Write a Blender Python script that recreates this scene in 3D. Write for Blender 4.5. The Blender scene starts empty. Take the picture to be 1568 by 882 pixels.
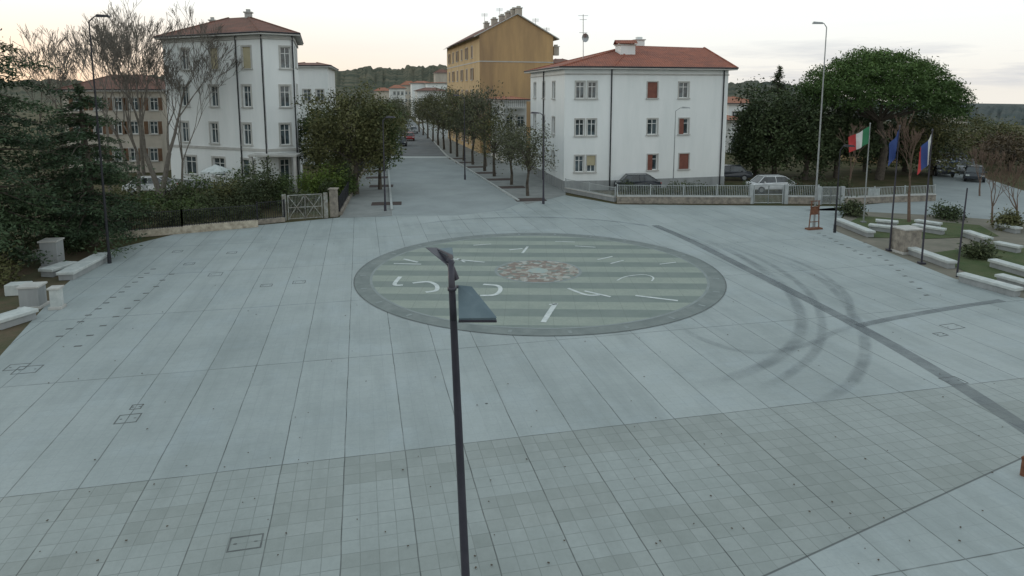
import bpy, math, random
import numpy as np
from mathutils import Vector, Matrix
random.seed(7)
RNG=np.random.default_rng(7)
scn=bpy.context.scene
# ---------------------------------------------------------------- survey calibration
H=9.0; PITCH=math.radians(8.0); F=1020.0; CU=784.0; CV=283.0
SP,CP=math.sin(PITCH),math.cos(PITCH)
def G(u,v,z=0.0):
    dx=(u-CU)/F; dy=(CV-v)/F
    t=(H-z)/(SP-dy*CP)
    return Vector((dx*t, t*(CP+dy*SP), z))
def AT(u,v,Y):
    dx=(u-CU)/F; dy=(CV-v)/F
    t=Y/(CP+dy*SP)
    return Vector((dx*t,Y,H+t*(-SP+dy*CP)))
def ZT(v,Y): return AT(CU,v,Y).z
def WP(p0,p1,u,v):
    L=math.hypot(p1[0]-p0[0],p1[1]-p0[1]); ux=(p1[0]-p0[0])/L; uy=(p1[1]-p0[1])/L
    z=5.0; dx=(u-CU)/F
    for _ in range(5):
        k=(H-z)*SP
        s=(dx*(p0[1]*CP+k)-p0[0])/(ux-dx*uy*CP)
        z=ZT(v,p0[1]+s*uy)
    return s,z
# ---------------------------------------------------------------- material helpers
def newmat(name):
    m=bpy.data.materials.new(name); m.use_nodes=True
    nt=m.node_tree; b=nt.nodes['Principled BSDF']
    return m,nt,b
def N(nt,t,**kw):
    n=nt.nodes.new(t)
    for k,v in kw.items(): setattr(n,k,v)
    return n
def M(nt,op,a,b=None,c=None):
    n=nt.nodes.new('ShaderNodeMath'); n.operation=op
    for i,x in enumerate((a,b,c)):
        if x is None: continue
        if isinstance(x,(int,float)): n.inputs[i].default_value=x
        else: nt.links.new(x,n.inputs[i])
    return n.outputs[0]
def MIX(nt,f,a,b,mode='MIX'):
    n=nt.nodes.new('ShaderNodeMix'); n.data_type='RGBA'; n.blend_type=mode
    for s,x in ((n.inputs[0],f),(n.inputs[6],a),(n.inputs[7],b)):
        if isinstance(x,(int,float)): s.default_value=x
        elif isinstance(x,(tuple,list)): s.default_value=(x[0],x[1],x[2],1)
        else: nt.links.new(x,s)
    return n.outputs[2]
def NOISE(nt,vec,scale,detail=4,rough=0.6):
    n=N(nt,'ShaderNodeTexNoise'); n.inputs['Scale'].default_value=scale
    n.inputs['Detail'].default_value=detail; n.inputs['Roughness'].default_value=rough
    if vec is not None: nt.links.new(vec,n.inputs['Vector'])
    return n.outputs['Fac']
def REMAP(nt,x,a,b,c=0.0,d=1.0):
    n=N(nt,'ShaderNodeMapRange'); nt.links.new(x,n.inputs[0])
    for i,v in enumerate((a,b,c,d)): n.inputs[i+1].default_value=v
    return n.outputs[0]
def simple(name,c1,c2=None,scale=1.0,rough=0.8,metal=0.0,bump=0.0,bscale=None,spec=0.3,streak=False):
    m,nt,b=newmat(name)
    if c2 is None: c2=tuple(x*0.8 for x in c1)
    geo=N(nt,'ShaderNodeNewGeometry'); vec=geo.outputs['Position']
    if streak:
        mp=N(nt,'ShaderNodeMapping'); mp.inputs['Scale'].default_value=(1,1,0.18); nt.links.new(vec,mp.inputs[0]); vec=mp.outputs[0]
    f=REMAP(nt,NOISE(nt,vec,scale,5,0.65),0.35,0.65)
    nt.links.new(MIX(nt,f,c1,c2),b.inputs['Base Color'])
    b.inputs['Roughness'].default_value=rough; b.inputs['Metallic'].default_value=metal
    b.inputs['Specular IOR Level'].default_value=spec
    if bump>0:
        bn=N(nt,'ShaderNodeBump'); bn.inputs['Strength'].default_value=bump; bn.inputs['Distance'].default_value=0.05
        nt.links.new(NOISE(nt,geo.outputs['Position'],bscale or scale*8,4),bn.inputs['Height'])
        nt.links.new(bn.outputs[0],b.inputs['Normal'])
    return m
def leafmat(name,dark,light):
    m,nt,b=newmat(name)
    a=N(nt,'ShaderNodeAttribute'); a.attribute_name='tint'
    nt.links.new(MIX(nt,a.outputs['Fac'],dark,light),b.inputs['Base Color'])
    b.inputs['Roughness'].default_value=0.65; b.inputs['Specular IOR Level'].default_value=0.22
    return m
# ---------------------------------------------------------------- mesh helpers
def link(o,parent=None,inv=None):
    scn.collection.objects.link(o)
    if parent:
        o.parent=parent
        if inv is not None: o.matrix_parent_inverse=inv
    return o
def empty(name,loc=(0,0,0),rz=0,scale=1):
    e=bpy.data.objects.new(name,None); e.location=loc; e.rotation_euler=(0,0,rz)
    e.scale=(scale,)*3 if isinstance(scale,(int,float)) else scale
    e.empty_display_size=0.5
    scn.collection.objects.link(e); return e
class PB:
    def __init__(s): s.v=[]; s.f=[]
    def add(s,vs,fs):
        o=len(s.v); s.v+= [tuple(x) for x in vs]; s.f+=[tuple(i+o for i in f) for f in fs]
    def quad(s,*p): s.add(p,[tuple(range(len(p)))])
    def box(s,c,size,rz=0,axes=None):
        hx,hy,hz=[x/2 for x in size]; c=Vector(c)
        if axes is None:
            ca,sa=math.cos(rz),math.sin(rz)
            X=Vector((ca,sa,0));Y=Vector((-sa,ca,0));Z=Vector((0,0,1))
        else: X,Y,Z=axes
        vs=[c+X*(a*hx)+Y*(b*hy)+Z*(d*hz) for d in(-1,1) for a,b in((-1,-1),(1,-1),(1,1),(-1,1))]
        s.add(vs,[(3,2,1,0),(4,5,6,7),(0,1,5,4),(1,2,6,5),(2,3,7,6),(3,0,4,7)])
    def tube(s,p0,p1,r0,r1=None,n=8,cap=True):
        p0=Vector(p0);p1=Vector(p1); r1=r0 if r1 is None else r1
        d=(p1-p0); 
        if d.length<1e-6: return
        d.normalize(); a=d.orthogonal().normalized(); b=d.cross(a)
        vs=[]
        for p,r in((p0,r0),(p1,r1)):
            for i in range(n):
                t=2*math.pi*i/n; vs.append(p+a*(r*math.cos(t))+b*(r*math.sin(t)))
        fs=[(i,(i+1)%n,n+(i+1)%n,n+i) for i in range(n)]
        if cap: fs+= [tuple(range(n-1,-1,-1)),tuple(range(n,2*n))]
        s.add(vs,fs)
    def path(s,pts,rs,n=8):
        for i in range(len(pts)-1): s.tube(pts[i],pts[i+1],rs[i],rs[i+1],n,cap=(i==len(pts)-2))
    def mesh(s,name):
        me=bpy.data.meshes.new(name); me.from_pydata(s.v,[],s.f); me.update(); return me
    def obj(s,name,mat,parent=None,inv=None,smooth=False,bevel=0):
        if not s.v: return None
        me=s.mesh(name); me.materials.append(mat)
        if smooth: me.polygons.foreach_set('use_smooth',[True]*len(me.polygons))
        o=bpy.data.objects.new(name,me)
        if bevel:
            md=o.modifiers.new('bevel','BEVEL'); md.width=bevel; md.segments=2; md.limit_method='ANGLE'
        return link(o,parent,inv)
def npmesh(name,verts,k,tint=None):
    nv=len(verts); nf=nv//k
    me=bpy.data.meshes.new(name)
    me.vertices.add(nv); me.vertices.foreach_set('co',verts.astype(np.float32).ravel())
    me.loops.add(nv); me.loops.foreach_set('vertex_index',np.arange(nv,dtype=np.int32))
    me.polygons.add(nf); me.polygons.foreach_set('loop_start',np.arange(0,nv,k,dtype=np.int32))
    me.polygons.foreach_set('loop_total',np.full(nf,k,dtype=np.int32))
    me.update(calc_edges=True)
    if tint is not None:
        at=me.attributes.new('tint','FLOAT','POINT'); at.data.foreach_set('value',np.repeat(tint,k).astype(np.float32))
    return me
def leafverts(P,size,flat=0.0,rng=RNG,asp=0.5):
    n=len(P)
    a=rng.normal(size=(n,3)); a[:,2]*=(1-flat); a/=np.linalg.norm(a,axis=1)[:,None]
    b=rng.normal(size=(n,3)); b[:,2]*=(1-flat); b-= (a*b).sum(1)[:,None]*a; b/=np.linalg.norm(b,axis=1)[:,None]
    s=size*rng.uniform(0.6,1.4,size=(n,1)); a=a*s; b=b*s*asp
    return np.stack([P+a,P+b,P-a,P-b],axis=1).reshape(-1,3)
# ---------------------------------------------------------------- materials
M_white=simple('wall_render_white',(0.79,0.80,0.79),(0.71,0.73,0.72),0.7,0.85,streak=True,bump=0.1,bscale=12)
M_white2=simple('wall_render_offwhite',(0.70,0.70,0.68),(0.56,0.57,0.56),0.5,0.85,streak=True,bump=0.1,bscale=12)
M_grey=simple('plinth_grey',(0.33,0.34,0.34),(0.25,0.26,0.26),1.5,0.85,streak=True)
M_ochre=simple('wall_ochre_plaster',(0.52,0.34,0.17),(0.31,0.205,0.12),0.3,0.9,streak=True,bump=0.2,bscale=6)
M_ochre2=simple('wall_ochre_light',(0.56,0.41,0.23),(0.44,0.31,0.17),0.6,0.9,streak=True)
M_beige=simple('wall_beige',(0.52,0.47,0.40),(0.40,0.36,0.31),0.6,0.9,streak=True)
M_trim=simple('trim_stone',(0.50,0.49,0.46),(0.40,0.39,0.37),1.5,0.8)
M_wframe=simple('window_frame_paint',(0.75,0.75,0.73),(0.65,0.65,0.63),2,0.5)
M_shred=simple('shutter_redbrown',(0.22,0.085,0.06),(0.16,0.06,0.045),2,0.6)
M_shgrey=simple('shutter_grey',(0.30,0.33,0.34),(0.24,0.27,0.28),2,0.6)
M_shbrown=simple('shutter_brown',(0.16,0.09,0.05),(0.11,0.06,0.035),2,0.6)
M_shcream=simple('roller_blind_cream',(0.46,0.40,0.26),(0.38,0.34,0.23),2,0.7)
M_dark=simple('dark_metal',(0.04,0.04,0.045),(0.03,0.03,0.035),4,0.45,metal=0.4)
M_pole=simple('pole_dark_paint',(0.055,0.05,0.065),(0.04,0.038,0.05),3,0.4,metal=0.3,spec=0.5)
M_lampblue=simple('lamp_head_paint',(0.135,0.18,0.20),(0.10,0.14,0.16),3,0.55,metal=0.1,spec=0.3)
M_galv=simple('galvanised_steel',(0.35,0.36,0.36),(0.25,0.26,0.26),3,0.5,metal=0.5)
M_rail=simple('railing_pale_paint',(0.42,0.44,0.44),(0.32,0.34,0.34),2,0.6)
M_rust=simple('rusted_frame',(0.20,0.09,0.05),(0.12,0.05,0.03),6,0.7)
M_bark=simple('bark',(0.12,0.10,0.08),(0.065,0.055,0.045),5,0.95,bump=0.5,bscale=25)
M_barkbare=simple('bark_bare_grey',(0.19,0.17,0.145),(0.12,0.105,0.09),5,0.95)
M_barkred=simple('twig_reddish',(0.19,0.13,0.10),(0.13,0.09,0.07),5,0.95)
M_benchs=simple('bench_white_stone',(0.54,0.56,0.54),(0.40,0.43,0.42),2.5,0.75,bump=0.2)
M_stone=simple('rubble_stone',(0.34,0.30,0.25),(0.17,0.15,0.13),3.0,0.95,bump=0.6,bscale=8)
M_stonep=simple('pale_stone_wall',(0.55,0.49,0.39),(0.26,0.22,0.17),2.2,0.95,bump=0.6,bscale=8)
M_wht=simple('white_marking_stone',(0.62,0.65,0.64),(0.44,0.48,0.47),3,0.7)
M_inlay=simple('dark_joint',(0.09,0.095,0.095),(0.15,0.16,0.155),3,0.8)
M_asph=simple('asphalt_street',(0.17,0.18,0.185),(0.125,0.135,0.14),0.5,0.85,bump=0.2,bscale=30)
M_road=simple('grey_stone_road',(0.285,0.315,0.315),(0.235,0.26,0.262),0.35,0.8,bump=0.1,bscale=20)
M_walk=simple('sidewalk_paving',(0.26,0.27,0.26),(0.20,0.21,0.205),0.8,0.85,bump=0.1,bscale=20)
M_pit=simple('tree_pit_cover',(0.08,0.06,0.055),(0.055,0.04,0.035),2,0.9)
M_kerb=simple('kerb_stone',(0.42,0.44,0.43),(0.34,0.36,0.35),2,0.8)
M_grass=simple('lawn_grass',(0.055,0.085,0.03),(0.09,0.10,0.045),0.8,0.95,bump=0.8,bscale=15)
M_soil=simple('garden_soil',(0.12,0.085,0.055),(0.065,0.07,0.035),0.7,0.95,bump=0.6,bscale=10)
M_path=simple('garden_path',(0.20,0.18,0.145),(0.145,0.14,0.11),1.0,0.95)
M_silver=simple('antenna_metal',(0.4,0.4,0.4),(0.3,0.3,0.3),3,0.4,metal=0.7)
def bandmat(name,c,lo,hi,scale):
    m,nt,b=newmat(name); geo=N(nt,'ShaderNodeNewGeometry')
    b.inputs['Base Color'].default_value=(*c,1); b.inputs['Roughness'].default_value=0.8
    at=N(nt,'ShaderNodeAttribute'); at.attribute_name='edge'
    tr=N(nt,'ShaderNodeBsdfTransparent'); mx=N(nt,'ShaderNodeMixShader')
    f=M(nt,'MULTIPLY',at.outputs['Fac'],REMAP(nt,NOISE(nt,geo.outputs['Position'],scale,5,0.7),0.32,0.68,lo,hi)); nt.links.new(f,mx.inputs[0])
    nt.links.new(tr.outputs[0],mx.inputs[1]); nt.links.new(b.outputs[0],mx.inputs[2]); nt.links.new(mx.outputs[0],nt.nodes['Material Output'].inputs[0])
    return m
M_tyre=bandmat('tyre_rubber_marks',(0.16,0.185,0.20),0.03,0.36,0.6)
M_band=bandmat('dark_paving_band',(0.17,0.19,0.20),0.30,0.62,0.9)
def glassmat(name,tint=(0.03,0.04,0.045)):
    m,nt,b=newmat(name)
    geo=N(nt,'ShaderNodeNewGeometry')
    f=REMAP(nt,NOISE(nt,geo.outputs['Position'],1.3,2),0.4,0.6)
    nt.links.new(MIX(nt,f,tint,tuple(x*3 for x in tint)),b.inputs['Base Color'])
    b.inputs['Roughness'].default_value=0.08; b.inputs['Specular IOR Level'].default_value=0.8
    return m
M_glass=glassmat('window_glass'); M_cglass=glassmat('car_glass',(0.015,0.018,0.02))
def roofmat(name,c1,c2):
    m,nt,b=newmat(name); geo=N(nt,'ShaderNodeNewGeometry')
    w=N(nt,'ShaderNodeTexWave'); w.bands_direction='X'; w.inputs['Scale'].default_value=1.4; w.inputs['Distortion'].default_value=0.3
    nt.links.new(geo.outputs['Position'],w.inputs['Vector'])
    w2=N(nt,'ShaderNodeTexWave'); w2.bands_direction='Z'; w2.inputs['Scale'].default_value=2.2
    nt.links.new(geo.outputs['Position'],w2.inputs['Vector'])
    f=REMAP(nt,NOISE(nt,geo.outputs['Position'],0.9,6,0.7),0.35,0.65)
    c=MIX(nt,f,c1,c2)
    c=MIX(nt,0.35,c,MIX(nt,w.outputs['Fac'],(0.3,0.3,0.3),(1,1,1)),'MULTIPLY')
    c=MIX(nt,0.3,c,MIX(nt,w2.outputs['Fac'],(0.4,0.4,0.4),(1,1,1)),'MULTIPLY')
    nt.links.new(c,b.inputs['Base Color']); b.inputs['Roughness'].default_value=0.9
    bn=N(nt,'ShaderNodeBump'); bn.inputs['Strength'].default_value=0.5; bn.inputs['Distance'].default_value=0.08
    nt.links.new(w.outputs['Fac'],bn.inputs['Height']); nt.links.new(bn.outputs[0],b.inputs['Normal'])
    return m
M_roof=roofmat('roof_tiles_red',(0.40,0.13,0.075),(0.25,0.09,0.06))
M_roof2=roofmat('roof_tiles_brown',(0.26,0.11,0.075),(0.15,0.08,0.06))
M_roof3=roofmat('roof_tiles_orange',(0.45,0.18,0.10),(0.30,0.13,0.08))
L_green=leafmat('foliage_green',(0.03,0.05,0.018),(0.11,0.15,0.05))
L_olive=leafmat('foliage_olive',(0.045,0.055,0.022),(0.15,0.145,0.06))
L_street=leafmat('foliage_street_tree',(0.045,0.05,0.03),(0.13,0.135,0.075))
L_dark=leafmat('foliage_dark_evergreen',(0.024,0.038,0.018),(0.08,0.105,0.045))
L_pine=leafmat('foliage_stone_pine',(0.03,0.055,0.018),(0.10,0.165,0.045))
L_cedar=leafmat('foliage_cedar',(0.025,0.045,0.026),(0.07,0.105,0.048))
L_bush=leafmat('foliage_bush_yellowgreen',(0.05,0.09,0.018),(0.17,0.22,0.05))
L_hedge=leafmat('foliage_hedge',(0.028,0.042,0.02),(0.095,0.11,0.05))
L_brown=leafmat('foliage_brown',(0.06,0.045,0.03),(0.15,0.11,0.065))
# ---------------------------------------------------------------- paving
A_G=math.radians(12.8)
def gcoord(p): return (p.x*math.cos(A_G)+p.y*math.sin(A_G), -p.x*math.sin(A_G)+p.y*math.cos(A_G))
def plaza_material():
    m,nt,b=newmat('plaza_stone_paving')
    geo=N(nt,'ShaderNodeNewGeometry'); pos=geo.outputs['Position']
    mp=N(nt,'ShaderNodeMapping'); mp.inputs['Rotation'].default_value=(0,0,-A_G); nt.links.new(pos,mp.inputs[0])
    sx=N(nt,'ShaderNodeSeparateXYZ'); nt.links.new(mp.outputs[0],sx.inputs[0])
    ox=gcoord(G(527,720))[0]; oy=gcoord(G(430,712))[1]
    wob=M(nt,'MULTIPLY',M(nt,'SUBTRACT',NOISE(nt,pos,0.7,3),0.5),0.045)
    gx=M(nt,'ADD',M(nt,'SUBTRACT',sx.outputs[0],ox-1.48*40),wob); gy=M(nt,'ADD',M(nt,'SUBTRACT',sx.outputs[1],oy-6.4*30),wob)
    def line(c,per,w):
        f=M(nt,'FRACT',M(nt,'DIVIDE',c,per)); d=M(nt,'ABSOLUTE',M(nt,'SUBTRACT',f,0.5))
        return REMAP(nt,d,0.5-w/per,0.5-w*0.35/per)
    def cell(px,py,seed):
        cx=M(nt,'FLOOR',M(nt,'DIVIDE',gx,px)); cy=M(nt,'FLOOR',M(nt,'DIVIDE',gy,py))
        cb=N(nt,'ShaderNodeCombineXYZ'); nt.links.new(cx,cb.inputs[0]); nt.links.new(cy,cb.inputs[1]); cb.inputs[2].default_value=seed
        wn=N(nt,'ShaderNodeTexWhiteNoise'); nt.links.new(cb.outputs[0],wn.inputs['Vector']); return wn.outputs['Value']
    lx=line(gx,1.48,0.018); ly=line(gy,6.4,0.022)
    big=M(nt,'MAXIMUM',lx,ly)
    fine=M(nt,'MAXIMUM',line(gx,0.37,0.012),line(gy,0.40,0.012))
    zone=M(nt,'LESS_THAN',M(nt,'ADD',sx.outputs[1],wob),oy)
    a=G(1170,882); c=G(1568,700); d=(c-a).normalized(); nx,ny=d.y,-d.x
    sp=N(nt,'ShaderNodeSeparateXYZ'); nt.links.new(pos,sp.inputs[0])
    dist=M(nt,'ADD',M(nt,'MULTIPLY',M(nt,'SUBTRACT',sp.outputs[0],a.x),nx),M(nt,'MULTIPLY',M(nt,'SUBTRACT',sp.outputs[1],a.y),ny))
    cut=M(nt,'LESS_THAN',dist,0.0)
    cutline=REMAP(nt,M(nt,'ABSOLUTE',dist),0.03,0.012)
    zone=M(nt,'MULTIPLY',zone,cut)
    base1=(0.355,0.395,0.39); base2=(0.275,0.31,0.305)
    n1=REMAP(nt,NOISE(nt,pos,0.16,6,0.62),0.36,0.66)
    n2=REMAP(nt,NOISE(nt,pos,1.7,5,0.7),0.3,0.7)
    n3=REMAP(nt,NOISE(nt,pos,14,3,0.6),0.3,0.7)
    n4=REMAP(nt,NOISE(nt,pos,0.5,6,0.7),0.5,0.72)
    n5=REMAP(nt,NOISE(nt,pos,5.5,4,0.7),0.3,0.7)
    col=MIX(nt,n1,base1,base2)
    col=MIX(nt,REMAP(nt,cell(1.48,6.4,1.0),0,1,0.0,0.20),col,(0.19,0.22,0.22))
    col=MIX(nt,REMAP(nt,cell(1.48,1.6,9.0),0.6,1,0.0,0.16),col,(0.42,0.46,0.46))
    col=MIX(nt,REMAP(nt,n2,0,1,0,0.25),col,(0.40,0.44,0.44))
    col=MIX(nt,REMAP(nt,n4,0,1,0,0.5),col,(0.36,0.415,0.44))
    col=MIX(nt,REMAP(nt,n3,0,1,0,0.16),col,(0.2,0.22,0.22))
    col=MIX(nt,REMAP(nt,n5,0.4,1,0,0.14),col,(0.2,0.225,0.22))
    mp2=N(nt,'ShaderNodeMapping'); mp2.inputs['Scale'].default_value=(0.9,0.14,1); nt.links.new(mp.outputs[0],mp2.inputs[0])
    st=REMAP(nt,NOISE(nt,mp2.outputs[0],1.0,5,0.65),0.47,0.70)
    col=MIX(nt,REMAP(nt,st,0,1,0,0.45),col,(0.205,0.235,0.23))
    tc=MIX(nt,cell(0.37,0.40,3.0),(0.205,0.228,0.21),(0.285,0.308,0.292))
    pt=REMAP(nt,cell(1.48,1.2,5.0),0.30,0.75,0.2,0.9)
    setts=MIX(nt,pt,(0.315,0.35,0.342),tc)
    setts=MIX(nt,REMAP(nt,n1,0,1,0,0.4),setts,(0.20,0.222,0.205))
    setts=MIX(nt,REMAP(nt,n2,0,1,0,0.3),setts,(0.35,0.38,0.37))
    setts=MIX(nt,REMAP(nt,n5,0.3,1,0,0.22),setts,(0.18,0.20,0.185))
    setts=MIX(nt,REMAP(nt,st,0,1,0,0.3),setts,(0.17,0.19,0.18))
    col=MIX(nt,M(nt,'MULTIPLY',zone,0.88),col,setts)
    brk=REMAP(nt,n2,0.1,0.8,0.35,1.0)
    finef=M(nt,'MULTIPLY',M(nt,'MULTIPLY',fine,brk),M(nt,'ADD',M(nt,'MULTIPLY',zone,0.42),0.16))
    col=MIX(nt,finef,col,(0.09,0.10,0.095))
    brk2=REMAP(nt,NOISE(nt,pos,0.9,4,0.7),0.35,0.65,0.35,0.95)
    col=MIX(nt,M(nt,'MULTIPLY',big,brk2),col,(0.055,0.062,0.06))
    col=MIX(nt,M(nt,'MULTIPLY',cutline,0.8),col,(0.055,0.06,0.06))
    nt.links.new(col,b.inputs['Base Color'])
    nt.links.new(REMAP(nt,n1,0,1,0.55,0.75),b.inputs['Roughness']); b.inputs['Specular IOR Level'].default_value=0.35
    bn=N(nt,'ShaderNodeBump'); bn.inputs['Strength'].default_value=0.25; bn.inputs['Distance'].default_value=0.01
    nt.links.new(M(nt,'SUBTRACT',n3,M(nt,'MULTIPLY',big,3)),bn.inputs['Height']); nt.links.new(bn.outputs[0],b.inputs['Normal'])
    return m
M_plaza=plaza_material()
def sheet(name,pts,z,mat):
    pb=PB(); pb.quad(*[(p[0],p[1],z) for p in pts]); o=pb.obj(name,mat)
    me=o.data
    if me.polygons[0].normal.z<0: me.flip_normals()
    return o
def gp(*uv): return [G(u,v) for u,v in uv]
pl=gp((-60,610),(0,545),(95,440),(160,385),(270,358),(395,345),(520,333),(556,262),(574,240),(690,238),(760,258),(866,299),(945,313),(1300,316),(1275,352),(1460,426),(1568,457),(1750,520))+[Vector((30,1,0)),Vector((-30,1,0))]
sheet('plaza_pavement',pl,0.0,M_plaza)
sheet('street_road',gp((602,330),(594,240),(683,240),(745,277),(800,310),(770,322),(700,330)),0.004,M_road)
sheet('asphalt_road',gp((592,239.5),(606,190),(612,176),(622,176),(638,190),(684,239.5)),0.008,M_asph)
sheet('crosswalk_marking_strip',gp((594,241.6),(594,240),(683,240),(685,241.6)),0.012,M_wht)
sheet('sidewalk',gp((520,334),(556,262),(592,185),(603,185),(593,240),(601,331)),0.012,M_walk)
sheet('sidewalk',gp((684,239.5),(642,190),(655,187),(770,232),(866,292),(866,299),(806,313)),0.012,M_walk)
def strip(pb,pts,w,z):
    n=len(pts); L=[];R=[]
    for i,p in enumerate(pts):
        a=pts[max(i-1,0)]; c=pts[min(i+1,n-1)]; d=Vector((c[0]-a[0],c[1]-a[1],0)).normalized(); nn=Vector((-d.y,d.x,0))
        L.append((p[0]+nn.x*w/2,p[1]+nn.y*w/2,z)); R.append((p[0]-nn.x*w/2,p[1]-nn.y*w/2,z))
    for i in range(n-1): pb.quad(R[i],R[i+1],L[i+1],L[i])
def softstrip(name,lines,z,mat):
    """bands whose wear fades out at the edges and ends (attribute 'edge' 0..1)"""
    V=[];E=[];Fc=[]
    for pts,w,soft in lines:
        n=len(pts); offs=[-.5,-.5+soft,0,.5-soft,.5]; ev=[0,1,1,1,0]
        base=len(V)
        for i,p in enumerate(pts):
            a=pts[max(i-1,0)]; c=pts[min(i+1,n-1)]; d=Vector((c[0]-a[0],c[1]-a[1],0)).normalized(); nn=Vector((-d.y,d.x,0))
            en=min(1,i/8,(n-1-i)/8) if soft>0.1 else 1
            for o_,e in zip(offs,ev): V.append((p[0]+nn.x*w*o_,p[1]+nn.y*w*o_,z)); E.append(e*en)
        for i in range(n-1):
            for j in range(4):
                q=base+i*5+j; Fc.append((q,q+5,q+6,q+1))
        z+=0.003
    me=bpy.data.meshes.new(name); me.from_pydata(V,[],Fc); me.update()
    at=me.attributes.new('edge','FLOAT','POINT'); at.data.foreach_set('value',np.array(E,dtype=np.float32))
    me.materials.append(mat); link(bpy.data.objects.new(name,me))
def smoothpts(pts,k=6):
    out=[]; n=len(pts)
    for i in range(n-1):
        p0=pts[max(i-1,0)];p1=pts[i];p2=pts[i+1];p3=pts[min(i+2,n-1)]
        for j in range(k):
            t=j/k
            out.append(0.5*((2*p1)+(-p0+p2)*t+(2*p0-5*p1+4*p2-p3)*t*t+(-p0+3*p1-3*p2+p3)*t**3))
    out.append(pts[-1]); return out
softstrip('dark_paving_band_strip',[(smoothpts(gp((1003,345),(1060,370),(1170,425),(1300,492),(1440,572),(1568,655),(1640,702))),0.58,0.06),(gp((1312,499),(1365,488),(1420,478),(1480,468),(1535,460)),0.38,0.08)],0.004,M_band)
def kerb(pts):
    pb=PB()
    for i in range(len(pts)-1):
        a,b=pts[i],pts[i+1]; d=b-a
        pb.box((a+b)/2+Vector((0,0,0.06)),(d.length,0.18,0.12),math.atan2(d.y,d.x))
    pb.obj('kerb',M_kerb)
kerb(gp((600,322),(593,240),(604,190))); kerb(gp((794,308),(684,239),(641,191)))
arcs=[([(1040,352),(1120,385),(1190,430),(1222,470),(1225,510),(1195,545),(1130,575),(1060,590)],0.6),
      ([(1075,362),(1170,400),(1235,445),(1258,490),(1250,535),(1205,575),(1150,600)],0.45),
      ([(1180,392),(1260,430),(1312,490),(1325,535),(1312,575),(1285,600),(1240,625)],0.5),
      ([(1130,372),(1230,405),(1290,445),(1302,480),(1290,520)],0.4),
      ([(1020,490),(1075,520),(1150,540),(1230,530),(1290,505),(1360,495)],0.4),
      ([(600,350),(690,338),(800,333),(900,336),(1000,348),(1080,375),(1140,410)],0.5)]
softstrip('tyre_marks',[(smoothpts([G(*p) for p in a]),w,0.3) for a,w in arcs],0.012,M_tyre)
# ---------------------------------------------------------------- circular sundial paving
CC=Vector((1.32,32.75,0)); R=9.05
def disc(name,r0,r1,z,mat,n=128):
    pb=PB()
    if r0<=0: pb.quad(*[(CC.x+r1*math.cos(2*math.pi*i/n),CC.y+r1*math.sin(2*math.pi*i/n),z) for i in range(n)])
    else:
        for i in range(n):
            a,b=2*math.pi*i/n,2*math.pi*(i+1)/n
            pb.quad(*[(CC.x+r*math.cos(t),CC.y+r*math.sin(t),z) for r,t in((r0,a),(r1,a),(r1,b),(r0,b))])
    return pb.obj(name,mat)
def stripemat():
    m,nt,b=newmat('sundial_striped_paving'); geo=N(nt,'ShaderNodeNewGeometry'); pos=geo.outputs['Position']
    mp=N(nt,'ShaderNodeMapping'); mp.inputs['Rotation'].default_value=(0,0,math.radians(1.5)); nt.links.new(pos,mp.inputs[0])
    sp=N(nt,'ShaderNodeSeparateXYZ'); nt.links.new(mp.outputs[0],sp.inputs[0])
    f=M(nt,'FRACT',M(nt,'DIVIDE',sp.outputs[1],1.95)); f=REMAP(nt,M(nt,'ABSOLUTE',M(nt,'SUBTRACT',f,0.5)),0.235,0.25)
    n1=REMAP(nt,NOISE(nt,pos,0.8,5,0.7),0.35,0.65); n2=NOISE(nt,pos,9,3)
    a=MIX(nt,n1,(0.145,0.185,0.165),(0.185,0.22,0.20)); c=MIX(nt,n1,(0.295,0.33,0.28),(0.24,0.28,0.24))
    col=MIX(nt,f,a,c); col=MIX(nt,REMAP(nt,n2,0.3,0.7,0,0.35),col,(0.17,0.195,0.18))
    fx=M(nt,'FRACT',M(nt,'DIVIDE',sp.outputs[0],0.98)); fl=REMAP(nt,M(nt,'ABSOLUTE',M(nt,'SUBTRACT',fx,0.5)),0.485,0.495,0,0.3)
    col=MIX(nt,fl,col,(0.07,0.08,0.075))
    nt.links.new(col,b.inputs['Base Color']); b.inputs['Roughness'].default_value=0.7; return m
def mosaicmat():
    m,nt,b=newmat('sundial_mosaic'); geo=N(nt,'ShaderNodeNewGeometry'); pos=geo.outputs['Position']
    v=N(nt,'ShaderNodeTexVoronoi'); v.inputs['Scale'].default_value=4.5; nt.links.new(pos,v.inputs['Vector'])
    r=N(nt,'ShaderNodeValToRGB'); r.color_ramp.interpolation='CONSTANT'
    cols=[(0,(0.19,0.15,0.125)),(0.3,(0.30,0.29,0.25)),(0.5,(0.17,0.20,0.18)),(0.65,(0.24,0.185,0.155)),(0.8,(0.36,0.36,0.33))]
    r.color_ramp.elements[0].position=0; r.color_ramp.elements[1].position=cols[1][0]
    for i,(p,c) in enumerate(cols):
        e=r.color_ramp.elements[i] if i<2 else r.color_ramp.elements.new(p)
        e.color=(*c,1)
    sp=N(nt,'ShaderNodeSeparateColor'); nt.links.new(v.outputs['Color'],sp.inputs[0]); nt.links.new(sp.outputs[0],r.inputs[0])
    nt.links.new(r.outputs[0],b.inputs['Base Color']); b.inputs['Roughness'].default_value=0.7; return m
M_ring=simple('sundial_ring_stone',(0.15,0.175,0.17),(0.21,0.235,0.225),1.2,0.75)
M_ring2=simple('sundial_ring_edge',(0.26,0.29,0.285),(0.21,0.24,0.235),1.2,0.75)
disc('sundial_outer_ring',R-0.72,R,0.008,M_ring); disc('sundial_inner_ring',R-0.84,R-0.72,0.012,M_ring2)
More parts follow.
